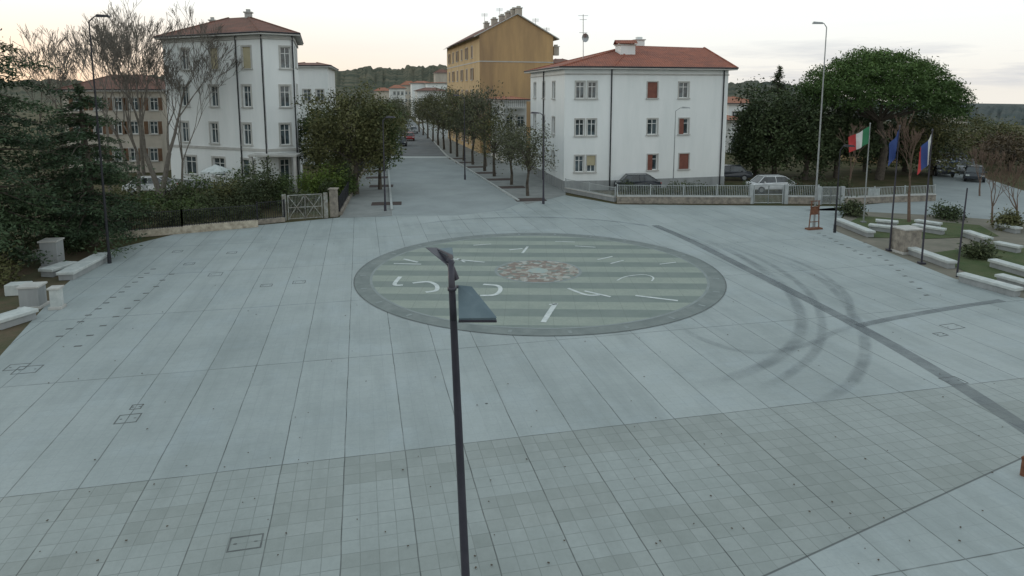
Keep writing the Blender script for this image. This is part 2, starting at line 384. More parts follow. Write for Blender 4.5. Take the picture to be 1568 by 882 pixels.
disc('sundial_striped_disc',0,R-0.84,0.010,stripemat()); disc('sundial_mosaic_disc',0,2.05,0.016,mosaicmat())
disc('sundial_mosaic_border',2.05,2.2,0.016,M_ring2); disc('sundial_mosaic_centre',0,0.5,0.020,simple('mosaic_centre_stone',(0.28,0.36,0.36),(0.36,0.38,0.33),4))
disc('sundial_edge_joint',R,R+0.035,0.022,M_inlay)
pb=PB()
marks=[([(603,404),(645,405)],.14),([(618,397),(640,402)],.16),
 ([(613,424),(604,436),(617,437)],.2),([(632,434),(655,432),(668,437),(668,445),(652,448)],.2),
 ([(692,397),(742,402)],.15),([(712,402),(700,396)],.12),
 ([(740,436),(762,438),(766,445),(757,452),(735,453)],.2),
 ([(851,465),(842,478),(832,494)],.22),([(841,467),(853,466)],.12),
 ([(870,442),(898,452),(918,452)],.16),([(895,446),(935,455)],.14),
 ([(973,453),(1038,461)],.16),([(945,430),(958,424),(985,421),(1000,425),(998,431)],.08),
 ([(915,398),(938,393)],.11),([(780,383),(800,381)],.16),([(800,388),(808,378)],.14),([(880,377),(912,379)],.12),
 ([(725,376),(752,374)],.12),([(850,370),(880,371)],.12),([(935,404),(955,399)],.10),([(1010,405),(1035,402)],.10)]
for p,w in marks:
    pts=[G(*q) for q in p]
    strip(pb,smoothpts(pts,5) if len(pts)>2 else pts,w,0.020)
pb.obj('sundial_hour_numerals',M_wht)
pb=PB()
for k in range(24):
    t=k*math.pi/12+0.1; r=R-0.36
    pb.box((CC.x+r*math.cos(t),CC.y+r*math.sin(t),0.013),(0.30,0.14,0.004),t)
pb.obj('sundial_ring_inlays',M_ring2)
def manhole(u,v,w,d,rz=A_G):
    c=G(u,v); p=PB(); e=0.03
    X=Vector((math.cos(rz),math.sin(rz),0)); Y=Vector((-math.sin(rz),math.cos(rz),0))
    for s in(-1,1):
        p.box(c+Y*(s*d/2)+Vector((0,0,0.003)),(w+e,e,0.006),rz); p.box(c+X*(s*w/2)+Vector((0,0,0.003)),(e,d-e,0.006),rz)
    for s in(-1,1): p.box(c+X*(s*w*0.32)+Vector((0,0,0.004)),(0.06,0.03,0.006),rz)
    p.obj('manhole_cover_frame',M_inlay)
manhole(376,831,0.62,0.42); manhole(196,641,0.55,0.5); manhole(209,623,0.28,0.28); manhole(26,562,0.6,0.5); manhole(42,566,0.7,0.6)
manhole(458,432,0.55,0.45); manhole(408,437,0.5,0.4); manhole(330,420,0.6,0.6); manhole(290,404,0.5,0.4); manhole(745,618,0.03,0.03)
manhole(1460,583,0.6,0.5); manhole(1458,500,0.7,0.5,0.3); manhole(1440,512,0.4,0.3,0.3); manhole(355,387,0.5,0.4); manhole(272,385,0.5,0.4)
pb=PB()
for (a,b,n) in [((92,515),(235,412),13),((118,530),(262,420),10),((1325,372),(1420,452),11),((1255,357),(1330,395),9)]:
    A=G(*a);B=G(*b)
    for i in range(n):
        p=A.lerp(B,i/(n-1)); pb.box(p+Vector((random.uniform(-.05,.05),0,0.004)),(0.24,0.11,0.008),A_G)
pb.obj('floor_light_strips',M_inlay)
# scattered fallen leaves and litter specks on the paving
pb=PB()
for k in range(170):
    u=random.uniform(40,1540); v=random.choice([random.uniform(345,600),random.uniform(600,880)]); p=G(u,v); s=random.uniform(0.02,0.045); t=random.uniform(0,3)
    if (p-CC).length<R: continue
    pb.box(p+Vector((0,0,0.03)),(s,s*0.7,0.01),t)
pb.obj('fallen_leaves',simple('dry_leaf',(0.10,0.075,0.05),(0.06,0.05,0.04),8))
pb=PB()
for (u,v,w) in [(592,312,1.7),(584,285,1.6),(577,272,1.6),(571,262,1.6),(566,253,1.5),(812,306,1.8),(783,287,1.8),(764,275,1.8),(743,265,1.7),(726,256,1.7),(712,249,1.7),(700,243,1.6)]:
    pb.box(G(u,v)+Vector((0,0,0.02)),(w*1.4,1.5,0.03),0.15)
pb.obj('tree_pit_covers',M_pit)
# ---------------------------------------------------------------- terrain
def terrain():
    azs=np.concatenate([np.linspace(-math.pi,-1.05,30,endpoint=False),np.linspace(-1.05,1.05,700),np.linspace(1.06,math.pi,30)])
    rs=np.array([0,5,15,30,60,100,160,250,330,420,550,700,850,950,1050,1120,1200,1300,1500,2000,3500,7000.])
    ux=[-1.1,-0.6,-0.3,-0.2,-0.1,0.05,0.3,0.4,0.52,0.60,0.68,0.75,1.1]
    top=[25,25,37,47,54,48,25,16,-10,-18,-14,-20,-26]; val=[0,0,2,2,2,2,-2,-10,-26,-34,-38,-40,-40]
    rng=np.random.default_rng(3); V=[];
    bump=rng.normal(size=len(azs)); bump=np.convolve(bump,np.ones(3)/3,'same')
    lf=3*np.sin(azs*23)+2*np.sin(azs*51+1)
    for r in rs:
        for i,a in enumerate(azs):
            T=np.interp(a,ux,top)+lf[i]; v=np.interp(a,ux,val)
            if r<=200: z=-0.03
            elif r<700: t=(r-200)/500; t=t*t*(3-2*t); z=-0.03+(v)*t
            elif r<=1200: t=(r-700)/500; t=t*t*(3-2*t); z=v+(T-v)*t+(bump[i]*2.2+rng.normal()*1.3 if r>900 else 0)
            else: t=min((r-1200)/900,1); z=T+(v-60-T)*t
            V.append((r*math.sin(a),r*math.cos(a),z))
    n=len(azs); Fc=[]
    for j in range(len(rs)-1):
        for i in range(n-1):
            if j==0: Fc.append((i,(j+1)*n+i,(j+1)*n+i+1))
            else: Fc.append((j*n+i,(j+1)*n+i,(j+1)*n+i+1,j*n+i+1))
    me=bpy.data.meshes.new('ground_terrain'); me.from_pydata(V,[],Fc); me.update()
    if sum(p.normal.z for p in me.polygons)<0: me.flip_normals()
    m,nt,b=newmat('terrain_wooded_and_grass'); geo=N(nt,'ShaderNodeNewGeometry'); pos=geo.outputs['Position']
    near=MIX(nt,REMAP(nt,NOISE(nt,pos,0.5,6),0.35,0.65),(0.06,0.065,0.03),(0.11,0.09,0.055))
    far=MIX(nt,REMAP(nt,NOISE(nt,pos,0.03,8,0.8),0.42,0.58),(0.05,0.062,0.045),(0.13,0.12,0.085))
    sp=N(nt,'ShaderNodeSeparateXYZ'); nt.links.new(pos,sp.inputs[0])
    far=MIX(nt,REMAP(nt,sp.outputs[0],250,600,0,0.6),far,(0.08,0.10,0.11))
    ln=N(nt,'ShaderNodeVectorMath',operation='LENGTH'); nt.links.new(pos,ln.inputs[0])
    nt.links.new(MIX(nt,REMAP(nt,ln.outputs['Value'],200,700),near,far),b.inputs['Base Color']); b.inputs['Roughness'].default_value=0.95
    b.inputs['Specular IOR Level'].default_value=0.05
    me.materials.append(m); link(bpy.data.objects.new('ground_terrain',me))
terrain()
sheet('garden_soil_ground',gp((-60,610),(0,545),(95,440),(160,385),(60,385),(-120,400),(-200,520)),-0.012,M_soil)
sheet('garden_path_ground',gp((1275,352),(1300,322),(1700,345),(1800,480),(1568,457),(1460,426)),-0.004,M_path)
sheet('garden_lawn',gp((1290,345),(1320,331),(1500,345),(1530,362),(1420,366),(1330,364)),0.02,M_grass)
sheet('garden_lawn',gp((1425,388),(1540,372),(1640,395),(1620,432),(1500,428),(1455,405)),0.02,M_grass)
sheet('side_road',gp((1230,322),(1300,316),(1430,303),(1428,270),(1412,228),(1436,228),(1500,270),(1700,335),(1700,350),(1440,330),(1300,323)),0.0,M_road)
# ---------------------------------------------------------------- buildings
def offset_poly(P,d):
    n=len(P);out=[]
    for i in range(n):
        a=Vector(P[i-1][:2]);b=Vector(P[i][:2]);c=Vector(P[(i+1)%n][:2])
        u=(b-a).normalized();w=(c-b).normalized(); n1=Vector((u.y,-u.x));n2=Vector((w.y,-w.x))
        k=(n1+n2); k=k/ max(0.3,(1+n1.dot(n2))); out.append(b+k*d)
    return out
class Bld:
    def __init__(s,name,fp,h,wallmat=M_white,shmat=M_shgrey,trim=M_trim):
        s.fp=[Vector((p[0],p[1])) for p in fp]; s.h=h
        c=sum(s.fp,Vector((0,0)))/len(fp); s.root=empty(name,(c.x,c.y,0)); s.inv=Matrix.Translation((-c.x,-c.y,0))
        s.w=PB();s.g=PB();s.fr=PB();s.tr=PB();s.sh=PB();s.sh2=PB();s.rf=PB();s.ex=PB();s.pl=PB();s.pi=PB()
        s.wm=wallmat;s.sm=shmat;s.tm=trim; s.sm2=M_shcream; s.rm=M_roof; s.em=M_white; s.c=c
    def wall(s,i,wins=(),z0=0.0,z1=None,surround=0.10):
        p0=s.fp[i];p1=s.fp[(i+1)%len(s.fp)]; z1=s.h if z1 is None else z1
        L=(p1-p0).length;u=(p1-p0)/L;n=Vector((u.y,-u.x)); X=Vector((u.x,u.y,0));Nn=Vector((n.x,n.y,0));Z=Vector((0,0,1))
        def P(a,z,d=0): return Vector((p0.x+u.x*a+n.x*d,p0.y+u.y*a+n.y*d,z))
        ws=[w for w in wins if w[0]-w[2]/2>0.05 and w[0]+w[2]/2<L-0.05]
        xs=sorted({0,L}|{round(w[0]-w[2]/2,4) for w in ws}|{round(w[0]+w[2]/2,4) for w in ws})
        zs=sorted({z0,z1}|{round(w[1]-w[3]/2,4) for w in ws}|{round(w[1]+w[3]/2,4) for w in ws})
        for a,b in zip(xs,xs[1:]):
            for c,d in zip(zs,zs[1:]):
                mx,mz=(a+b)/2,(c+d)/2
                if any(abs(mx-w[0])<w[2]/2 and abs(mz-w[1])<w[3]/2 for w in ws): continue
                s.w.quad(P(a,c),P(b,c),P(b,d),P(a,d))
        for w in ws:
            cx,cz,ww,hh=w[:4]; kind=w[4] if len(w)>4 else 'plain'; a,b,c,d=cx-ww/2,cx+ww/2,cz-hh/2,cz+hh/2; dp=-0.18
            s.w.quad(P(a,c),P(a,c,dp),P(a,d,dp),P(a,d)); s.w.quad(P(b,c,dp),P(b,c),P(b,d),P(b,d,dp))
            s.w.quad(P(a,d,dp),P(b,d,dp),P(b,d),P(a,d)); s.w.quad(P(a,c),P(b,c),P(b,c,dp),P(a,c,dp))
            s.g.quad(P(a,c,dp),P(b,c,dp),P(b,d,dp),P(a,d,dp))
            ax=(X,Nn,Z)
            for q in(a+0.035,b-0.035): s.fr.box(P(q,cz,dp+0.03),(0.07,0.05,hh),axes=ax)
            for q in(c+0.035,d-0.035): s.fr.box(P(cx,q,dp+0.032),(ww-0.14,0.05,0.07),axes=ax)
            s.fr.box(P(cx,cz,dp+0.031),(0.06,0.05,hh-0.14),axes=ax)
            if hh>1.3: s.fr.box(P(cx,d-hh*0.3,dp+0.029),(ww-0.14,0.044,0.05),axes=ax)
            if surround>0:
                t=surround
                for q in(a-t/2,b+t/2): s.tr.box(P(q,cz,0.012),(t,0.05,hh),axes=ax)
                s.tr.box(P(cx,d+t/2,0.014),(ww+2*t,0.06,t),axes=ax); s.tr.box(P(cx,c-0.05,0.05),(ww+2*t+0.08,0.16,0.10),axes=ax)
            if kind=='closed':
                s.sh.box(P(cx-ww*.25,cz,-0.06),(ww*.49,0.05,hh-0.01),axes=ax); s.sh.box(P(cx+ww*.25,cz,-0.06),(ww*.49,0.05,hh-0.01),axes=ax)
            if kind=='blind': s.sh2.box(P(cx,d-hh*0.3,-0.08),(ww-0.01,0.04,hh*0.6),axes=ax)
            if kind=='blindfull': s.sh2.box(P(cx,cz,-0.08),(ww-0.01,0.04,hh-0.02),axes=ax)
            if kind=='open':
                for q in(a-surround-ww*0.25,b+surround+ww*0.25): s.sh.box(P(q,cz,0.05),(ww*0.48,0.05,hh),axes=ax)
            if kind=='half':
                s.sh.box(P(a+ww*0.25,cz,-0.05),(ww*0.49,0.05,hh-0.01),axes=ax)
    def pipe(s,i,a,z0=0,z1=None,r=0.06):
        p0=s.fp[i];p1=s.fp[(i+1)%len(s.fp)];u=(p1-p0).normalized();n=Vector((u.y,-u.x)); q=p0+u*a+n*0.09
        s.pi.tube((q.x,q.y,z0),(q.x,q.y,z1 or s.h),r)
    def band(s,z,hh,d,pb=None):
        pb=pb or s.tr; n=len(s.fp)
        O=offset_poly(s.fp,d)
        for i in range(n):
            j=(i+1)%n
            a,b,c,e=s.fp[i],s.fp[j],O[j],O[i]
            pb.add([(a.x,a.y,z),(b.x,b.y,z),(c.x,c.y,z),(e.x,e.y,z),(a.x,a.y,z+hh),(b.x,b.y,z+hh),(c.x,c.y,z+hh),(e.x,e.y,z+hh)],
                [(3,2,6,7),(0,1,2,3),(7,6,5,4)])
    def hip(s,ridge,assign,over=0.6,th=0.18):
        E=offset_poly(s.fp,over); n=len(E); z=s.h
        for i in range(n):
            j=(i+1)%n; top=[ridge[k] for k in assign[i]]
            vs=[(E[i].x,E[i].y,z+th),(E[j].x,E[j].y,z+th)]+[tuple(t) for t in top]
            s.rf.quad(*vs)
            s.tr.quad((E[i].x,E[i].y,z),(E[j].x,E[j].y,z),(E[j].x,E[j].y,z+th),(E[i].x,E[i].y,z+th))
            s.pi.tube((E[i].x,E[i].y,z+th),(E[j].x,E[j].y,z+th),0.07,n=6)
            s.rf.tube((E[i].x,E[i].y,z+th),tuple(ridge[assign[i][-1]]),0.10,n=5)
        s.tr.quad(*[(e.x,e.y,z-0.002) for e in reversed(E)])
    def done(s):
        for nm,pb,m in(('walls',s.w,s.wm),('glass',s.g,M_glass),('window_frames',s.fr,M_wframe),('trim',s.tr,s.tm),('shutters',s.sh,s.sm),('blinds',s.sh2,s.sm2),('roof',s.rf,s.rm),('chimneys',s.ex,s.em),('plinth',s.pl,M_grey),('gutters',s.pi,M_dark)):
            pb.obj(nm,m,s.root,s.inv)
        return s.root
def V2(p): return Vector((p[0],p[1]))
def chimney(b,u,v0,v1,Y,w=0.9,gable=False):
    p=AT(u,v0,Y); q=AT(u,v1,Y); b.ex.box((p.x,Y,(p.z+q.z)/2),(w,w,q.z-p.z),0.2)
    b.tr.box((p.x,Y,q.z+0.05),(w+0.2,w+0.2,0.1),0.2)
    if gable:
        for s in(-1,1):
            b.rf.quad((p.x-w*.7,Y+s*w*.7,q.z+0.15),(p.x+w*.7,Y+s*w*.7,q.z+0.15),(p.x+w*.7,Y,q.z+0.55),(p.x-w*.7,Y,q.z+0.55))
        for sx in(-.4,.4): b.ex.box((p.x+w*sx,Y,q.z+0.2),(0.12,0.5,0.3))
    else:
        b.ex.box((p.x,Y,q.z+0.22),(w*.6,w*.6,0.25),0.2)
def colwins(p0,p1,us,rows,w,h,kinds):
    out=[]
    for ci,u in enumerate(us):
        for ri,z in enumerate(rows):
            s0,_=WP(p0,p1,u,140+ (9-z)/p0[1]*F)
            k=kinds(ci,ri) if callable(kinds) else kinds
            out.append((s0,z,w,h,k))
    return out
# --- white apartment house right
A=V2(G(863,292));B=V2(G(932,291));C=V2(G(1108,284));D=V2(G(812,264)); E=D+(C-A)*0.97
b=Bld('white_apartment_house',[D,A,B,C,E],10.95,M_white,M_shred)
rows=[2.45,5.75,9.1]
wl=[]
for k,sp_ in enumerate((2.2,6.2,10.2)):
    for r,z in enumerate(rows): wl.append((sp_,z,1.0,1.6,'plain'))
b.wall(0,wl)
w1=[]
for z in rows:
    s0,_=WP(A,B,897,180); w1+=[(s0-0.55,z,0.8,1.5,'plain'),(s0+0.55,z,0.8,1.5,'blind' if z<3 else 'plain')]
b.wall(1,w1); b.wall(2,colwins(B,C,[999],rows,1.0,1.45,lambda c,r:['half','plain','closed'][r])+colwins(B,C,[1047],rows,1.0,1.45,lambda c,r:['closed','half','plain'][r])); b.wall(3); b.wall(4)
r1=AT(968,70,70.5); r2=AT(1078,82,71.0); r1.z=13.7; r2.z=13.5
b.hip([r1,r2],[[0],[0],[1,0],[1],[0,1]],0.6)
b.pipe(2,0.05);b.pipe(2,(C-B).length-0.5);b.pipe(0,(A-D).length*0.45)
b.band(0,0.9,0.04,b.pl); b.band(10.45,0.12,0.06)
chimney(b,957,92,70,66.5,1.5,gable=True); chimney(b,978,78,62,71,0.9)
an=PB(); p=AT(893,95,68); an.tube(p,AT(893,22,68),0.04)
for v,w in((24,0.5),(30,0.35),(50,0.4)): 
    q=AT(893,v,68); an.tube(q+Vector((-w,0,0)),q+Vector((w,0,0)),0.02)
q=AT(896,58,68)
for k in range(12):
    a0,a1=2*math.pi*k/12,2*math.pi*(k+1)/12
    an.add([q+Vector((0.35*math.cos(a0),-0.2,0.45*math.sin(a0))),q+Vector((0.35*math.cos(a1),-0.2,0.45*math.sin(a1))),q],[(0,1,2)])
an.obj('antenna',M_silver,b.root,b.inv)
b.done()
# --- white villa left
A=V2(G(264,284));B=V2(G(414,297));C=V2(G(459,293));D=C+Vector((-3.3,11.5));E=A+Vector((-2.5,11.5))
b=Bld('white_corner_villa',[A,B,C,D,E],13.8,M_white,M_shgrey)
rows=[2.1,5.2,8.55,11.9]
kn=lambda c,r:('blindfull' if (r==2 and c in(1,2)) else 'plain')
b.wall(0,colwins(A,B,[283,328,378],rows[1:],0.95,1.85,kn)+colwins(A,B,[292,335,380],rows[:1],1.5,1.7,'plain'),surround=0.16)
b.wall(1,colwins(B,C,[437],rows,0.85,1.85,'plain'),surround=0.14)
b.wall(2,[(3,8.7,0.9,1.8,'plain'),(3,12.1,0.9,1.8,'plain'),(3,5.3,0.9,1.8,'plain'),(7,8.7,0.9,1.8,'plain'),(7,12.1,0.9,1.8,'plain')]); b.wall(3); b.wall(4)
b.rm=M_roof2
r1=AT(380,25,65);r1.z=16.0; r2=AT(350,27,66);r2.z=16.0
b.hip([r1,r2],[[0,1],[0],[0],[1,0],[1]],0.6)
b.band(13.45,0.2,0.12);b.band(3.75,0.22,0.08);b.band(0,0.7,0.05,b.pl)
b.pipe(0,WP(A,B,366,150)[0]);b.pipe(0,WP(A,B,405,150)[0]);b.pipe(1,(C-B).length-0.1)
b.em=M_trim; chimney(b,381,34,20,65,0.6); chimney(b,326,42,32,66,0.5)
s0=B.lerp(C,0.5); b.tr.box((s0.x-0.3,s0.y-1.0,3.5),(4.2,2.0,0.16)); 
for dx in(-2.2,1.6): b.tr.box((s0.x+dx,s0.y-1.8,1.7),(0.25,0.25,3.4))
b.done()
def quadhouse(name,u0,u1,vb,ve,Y,depth,wm,rm,ridge_v,skew=0.0,sm=M_shbrown,win=(0.9,1.4),rows=None,us=None,kind='plain',over=0.5):
    A=V2(AT(u0,vb,Y));B=V2(AT(u1,vb,Y+skew)); C=B+Vector((-depth*0.2,depth));D=A+Vector((-depth*0.2,depth))
    h=ZT(ve,Y); b=Bld(name,[A,B,C,D],h,wm,sm); b.rm=rm
    b.wall(0,colwins(A,B,us or [],rows or [],win[0],win[1],kind)); 
    b.wall(1,[( depth*0.3,z,win[0],win[1],kind) for z in (rows or [])]+[( depth*0.7,z,win[0],win[1],kind) for z in (rows or [])]); b.wall(2); b.wall(3)
    zr=ZT(ridge_v,Y+depth/2); mA=(A+D)/2;mB=(B+C)/2; k=min(0.35,depth*0.45/max((B-A).length,1))
    ra=mA.lerp(mB,k);rb=mB.lerp(mA,k)
    b.hip([(ra.x,ra.y,zr),(rb.x,rb.y,zr)],[[1,0],[1],[0,1],[0]],over)
    return b
quadhouse('white_rear_house',440,506,230,103,82,14,M_white,M_roof2,96,us=[470,490],rows=[5,8.5]).done()
quadhouse('beige_side_house',105,250,250,140,74,12,M_beige,M_roof2,114,us=[120,150,180,205,235],rows=[2,5,7.6],kind='open').done()
# --- ochre building with gable
A=V2(AT(686,200,128));B=V2(AT(735,200,97));C=V2(AT(846,200,101)); D=C+(A-B)
h=ZT(52,97)
b=Bld('ochre_apartment_building',[A,B,C,D],h,M_ochre,M_shbrown); b.rm=M_roof2
rows=[h-2.2-3.3*k for k in range(5)]
b.wall(1,colwins(B,C,[797],[rows[3]],1.2,1.5,'plain'),surround=0)
b.wall(2);b.wall(3)
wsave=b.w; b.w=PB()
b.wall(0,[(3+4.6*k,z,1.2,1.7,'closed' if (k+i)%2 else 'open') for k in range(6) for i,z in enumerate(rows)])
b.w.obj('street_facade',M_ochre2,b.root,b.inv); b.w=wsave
pk=B.lerp(C,0.5); zr=h+2.9; bk=pk+(A-B)
b.w.quad((B.x,B.y,h),(C.x,C.y,h),(pk.x,pk.y,zr)); b.w.quad((D.x,D.y,h),(A.x,A.y,h),(bk.x,bk.y,zr))
nrm=(B-C).normalized(); fwd=(B-A).normalized()
def o(p,side,ff,z): q=p+nrm*side+fwd*ff; return (q.x,q.y,z)
for th,b_ in((0.0,b.tr),(0.16,b.rf)):
    b_.quad(o(B,0.9,0.3,h-0.5+th),o(pk,0,0.3,zr+0.05+th),o(bk,0,-0.5,zr+0.05+th),o(A,0.9,-0.5,h-0.5+th))
    b_.quad(o(pk,0,0.3,zr+0.05+th),o(C,-0.9,0.3,h-0.5+th),o(D,-0.9,-0.5,h-0.5+th),o(bk,0,-0.5,zr+0.05+th))
b.tr.quad(o(B,0.9,0.3,h-0.5),o(pk,0,0.3,zr+0.05),o(pk,0,0.3,zr+0.21),o(B,0.9,0.3,h-0.34))
b.tr.quad(o(pk,0,0.3,zr+0.05),o(C,-0.9,0.3,h-0.5),o(C,-0.9,0.3,h-0.34),o(pk,0,0.3,zr+0.21))
b.band(h-3.9,0.15,0.05)
b.em=M_beige
for u,v0,v1,Y,w in((745,50,36,108,0.8),(757,46,30,106,0.9),(769,42,25,105,0.9),(779,38,20,103,1.0),(787,36,15,102,0.9),(794,34,13,101,0.9),(851,85,72,103,0.8)): chimney(b,u,v0,v1,Y,w)
an=PB()
for u,v,Y in((742,20,106),(765,12,105),(820,28,103),(837,42,104)):
    p=AT(u,v+30,Y); q=AT(u,v,Y); an.tube(p,q,0.035)
    for k in range(4): an.tube(q+Vector((-0.5,0,-0.1-k*0.12)),q+Vector((0.5,0,-0.1-k*0.12)),0.018)
an.obj('antenna',M_silver,b.root,b.inv)
b.done()
b=quadhouse('balcony_house',772,806,240,155,84,10,M_white2,M_roof3,148,us=[780,797],rows=[2,5.2],kind='plain')
p=AT(788,200,82.5)
for z in (3.9,7.0):
    b.tr.box((p.x,83.0,z),(2.6,1.6,0.18))
    for k in range(11): b.pi.tube((p.x-1.2+k*0.24,82.3,z+0.1),(p.x-1.2+k*0.24,82.3,z+1.0),0.02,n=4)
    b.pi.tube((p.x-1.25,82.3,z+1.0),(p.x+1.25,82.3,z+1.0),0.03)
b.done()
for (u0,u1,ve,vr,Y,wm,rm) in [(598,622,136,130,260,M_white2,M_roof3),(616,640,131,124,300,M_beige,M_roof3),(632,662,128,124,240,M_white,M_roof3),(640,684,140,134,200,M_white2,M_roof2),(655,685,128,126,230,M_white,M_roof3),(575,600,140,134,280,M_beige,M_roof3),(668,690,112,106,330,M_beige,M_roof2),
     (1114,1160,160,148,110,M_white,M_roof3),(1118,1150,186,177,98,M_white2,M_roof3),(1500,1560,214,206,150,M_beige,M_roof2),(1535,1600,222,212,120,M_white2,M_roof3),(1440,1480,196,190,260,M_beige,M_roof3),(1320,1385,232,224,84,M_ochre2,M_roof3),(848,880,98,90,150,M_beige,M_roof2)]:
    hb=ZT(ve,Y)
    rws=[z for z in (1.8,5.0,8.2) if z<hb-1]
    uu=[u0+(u1-u0)*t for t in(0.25,0.5,0.75)]
    quadhouse('town_house',u0,u1,200,ve,Y,10,wm,rm,vr,us=uu,rows=rws,kind='plain').done()
# ---------------------------------------------------------------- trees
def blob_clumps(n,radii,center,rng,shell=0.55,rag=0.18):
    d=rng.normal(size=(n,3)); d/=np.linalg.norm(d,axis=1)[:,None]
    ph=rng.uniform(0,6.28,6)
    k=1+rag*(np.sin(d[:,0]*4+ph[0])+np.sin(d[:,1]*5+ph[1])+np.sin(d[:,2]*5+ph[2]))/1.6
    r=rng.uniform(shell**3,1,n)**(1/3)*k
    return center+d*r[:,None]*np.array(radii)
def leafy_meshes(key,height,crown_r,crown_h,trunk_r,nclump,per,lsize,seed,trunk_frac=0.35,blobs=None,shell=0.5,clr=0.45,bark=M_bark,rag=0.18):
    rng=np.random.default_rng(seed); rnd=random.Random(seed)
    cz=height-crown_h/2
    if blobs is None: blobs=[((0,0,cz),(crown_r,crown_r,crown_h/2),1.0)]
    cs=[]
    tot=sum(b[2] for b in blobs)
    for c,r,wt in blobs: cs.append(blob_clumps(int(nclump*wt/tot),r,np.array(c),rng,shell,rag))
    cs=np.concatenate(cs)
    P=np.repeat(cs,per,axis=0)+rng.normal(size=(len(cs)*per,3))*clr*0.55
    tint=np.repeat(rng.uniform(0.0,0.75,len(cs)),per)+rng.uniform(0,0.25,len(P))
    me=npmesh(key+'_foliage',leafverts(P,lsize,0.2,rng),4,np.clip(tint,0,1))
    pb=PB(); tz=height*trunk_frac
    pts=[Vector((0,0,-0.05)),Vector((rnd.uniform(-.08,.08),rnd.uniform(-.08,.08),tz*0.5)),Vector((rnd.uniform(-.15,.15),rnd.uniform(-.15,.15),tz))]
    pb.path(pts,[trunk_r*1.25,trunk_r,trunk_r*0.8],9)
    idx=rng.choice(len(cs),min(len(cs),26),replace=False)
    for i in idx:
        e=Vector(cs[i]); st=pts[2]*1.0
        if rnd.random()<0.5: st=Vector((0,0,min(cz,tz+rnd.random()*(cz-tz)*0.8)))
        mid=st.lerp(e,0.5)+Vector((0,0,0.12*(e-st).length))
        pb.path([st,mid,e],[trunk_r*0.42,trunk_r*0.24,trunk_r*0.07],5)
    tm=pb.mesh(key+'_trunk'); tm.materials.append(bark)
    tm.polygons.foreach_set('use_smooth',[True]*len(tm.polygons))
    return me,tm
def place(name,meshes,mat,loc,rz=0,sc=1.0):
    r=empty(name,loc,rz,sc)
    me,tm=meshes
    if not me.materials: me.materials.append(mat)
    link(bpy.data.objects.new('foliage',me),r); link(bpy.data.objects.new('trunk',tm),r); return r
ST=[leafy_meshes('street_tree_%d'%k,6.0,2.1,3.9,0.13,80,30,0.105,100+k,0.36,clr=0.66,rag=0.28) for k in range(3)]
ST2=[leafy_meshes('street_treeb_%d'%k,6.0,2.1,3.9,0.13,60,26,0.10,110+k,0.36,clr=0.7,rag=0.35) for k in range(2)]
for i,(u,v,vt) in enumerate([(808,300,196),(783,283,190),(757,270,172),(742,262,138),(724,252,146),(710,246,136),(700,240,143),(690,235,138),(680,229,143),(671,223,140),(663,217,147),(655,212,144),(648,207,150),(642,202,152),
     (588,262,172),(597,243,160),(600,232,152),(603,222,152),(606,213,152),(608,205,154),(610,199,156),(572,250,155)]):
    p=G(u,v); h=ZT(vt,p.y); s=h/6.0
    if i%3==2: place('street_tree',ST2[i%2],L_olive,p,i*1.3,(min(s,1.1),min(s,1.15),s))
    else: place('street_tree',ST[i%3],L_street,p,i*1.3,(min(s,1.15)*random.uniform(.9,1.1),min(s,1.15),s))
p=G(545,297)
place('broadleaf_tree',leafy_meshes('bt',10.1,3.8,8.0,0.25,330,52,0.12,11,0.25,blobs=[((-0.5,0,6.2),(3.5,3.1,3.3),1.2),((1.6,0,5.2),(2.2,2.3,3.3),0.7),((-2.4,0,4.4),(1.8,2,2.8),0.5)],clr=0.7),L_olive,p)
p=G(582,290); place('broadleaf_tree',leafy_meshes('bt2',8.0,2.0,5.8,0.16,150,44,0.12,12,0.25,clr=0.6),L_green,p)
place('broadleaf_tree',leafy_meshes('bt3',7.5,2.4,5.8,0.16,150,44,0.12,14,0.25,clr=0.6),L_green,G(490,285))
def bush(name,u,v,w,h,mat,seed,n=80,per=34,ls=0.09,d=None):
    me,tm=leafy_meshes('b%d'%seed,h,w/2,h*0.95,0.05,n,per,ls,seed,0.2,clr=0.45,blobs=[((0,0,h*0.48),(w/2,(d or w)/2,h*0.5),1)],shell=0.3,rag=0.3)
    return place(name,(me,tm),mat,G(u,v))
bush('yellow_green_shrub',505,303,3.2,2.9,L_bush,21); bush('yellow_green_shrub',478,304,2.2,2.2,L_bush,22); bush('shrub',528,300,2.0,2.0,L_green,23)
bush('shrub',408,318,1.9,3.6,L_hedge,24); bush('shrub',430,312,1.6,2.4,L_green,25)
for i,(u,v,w,h) in enumerate([(270,322,3,1.9),(310,318,3.2,2.6),(350,322,3,2.4),(385,326,2.6,2.9),(225,330,3,1.8),(180,335,3,2.2),(330,328,3,1.6),(290,332,3.0,1.3),(130,345,3,1.7),(455,322,2.4,1.4),(365,312,3,3.0)]):
    bush('shrub',u,v,w,h,[L_hedge,L_green,L_olive][i%3],30+i,66,32)
for i,(u,v,w,h) in enumerate([(20,400,2.6,1.6),(110,385,1.8,1.2),(-20,440,2.4,1.5),(1302,330,1.6,0.9),(1450,335,1.8,0.8),(1545,352,1.8,1.0),(1500,395,1.2,0.6)]):
    bush('shrub',u,v,w,h,[L_hedge,L_dark,L_olive][i%3],90+i,50,30)
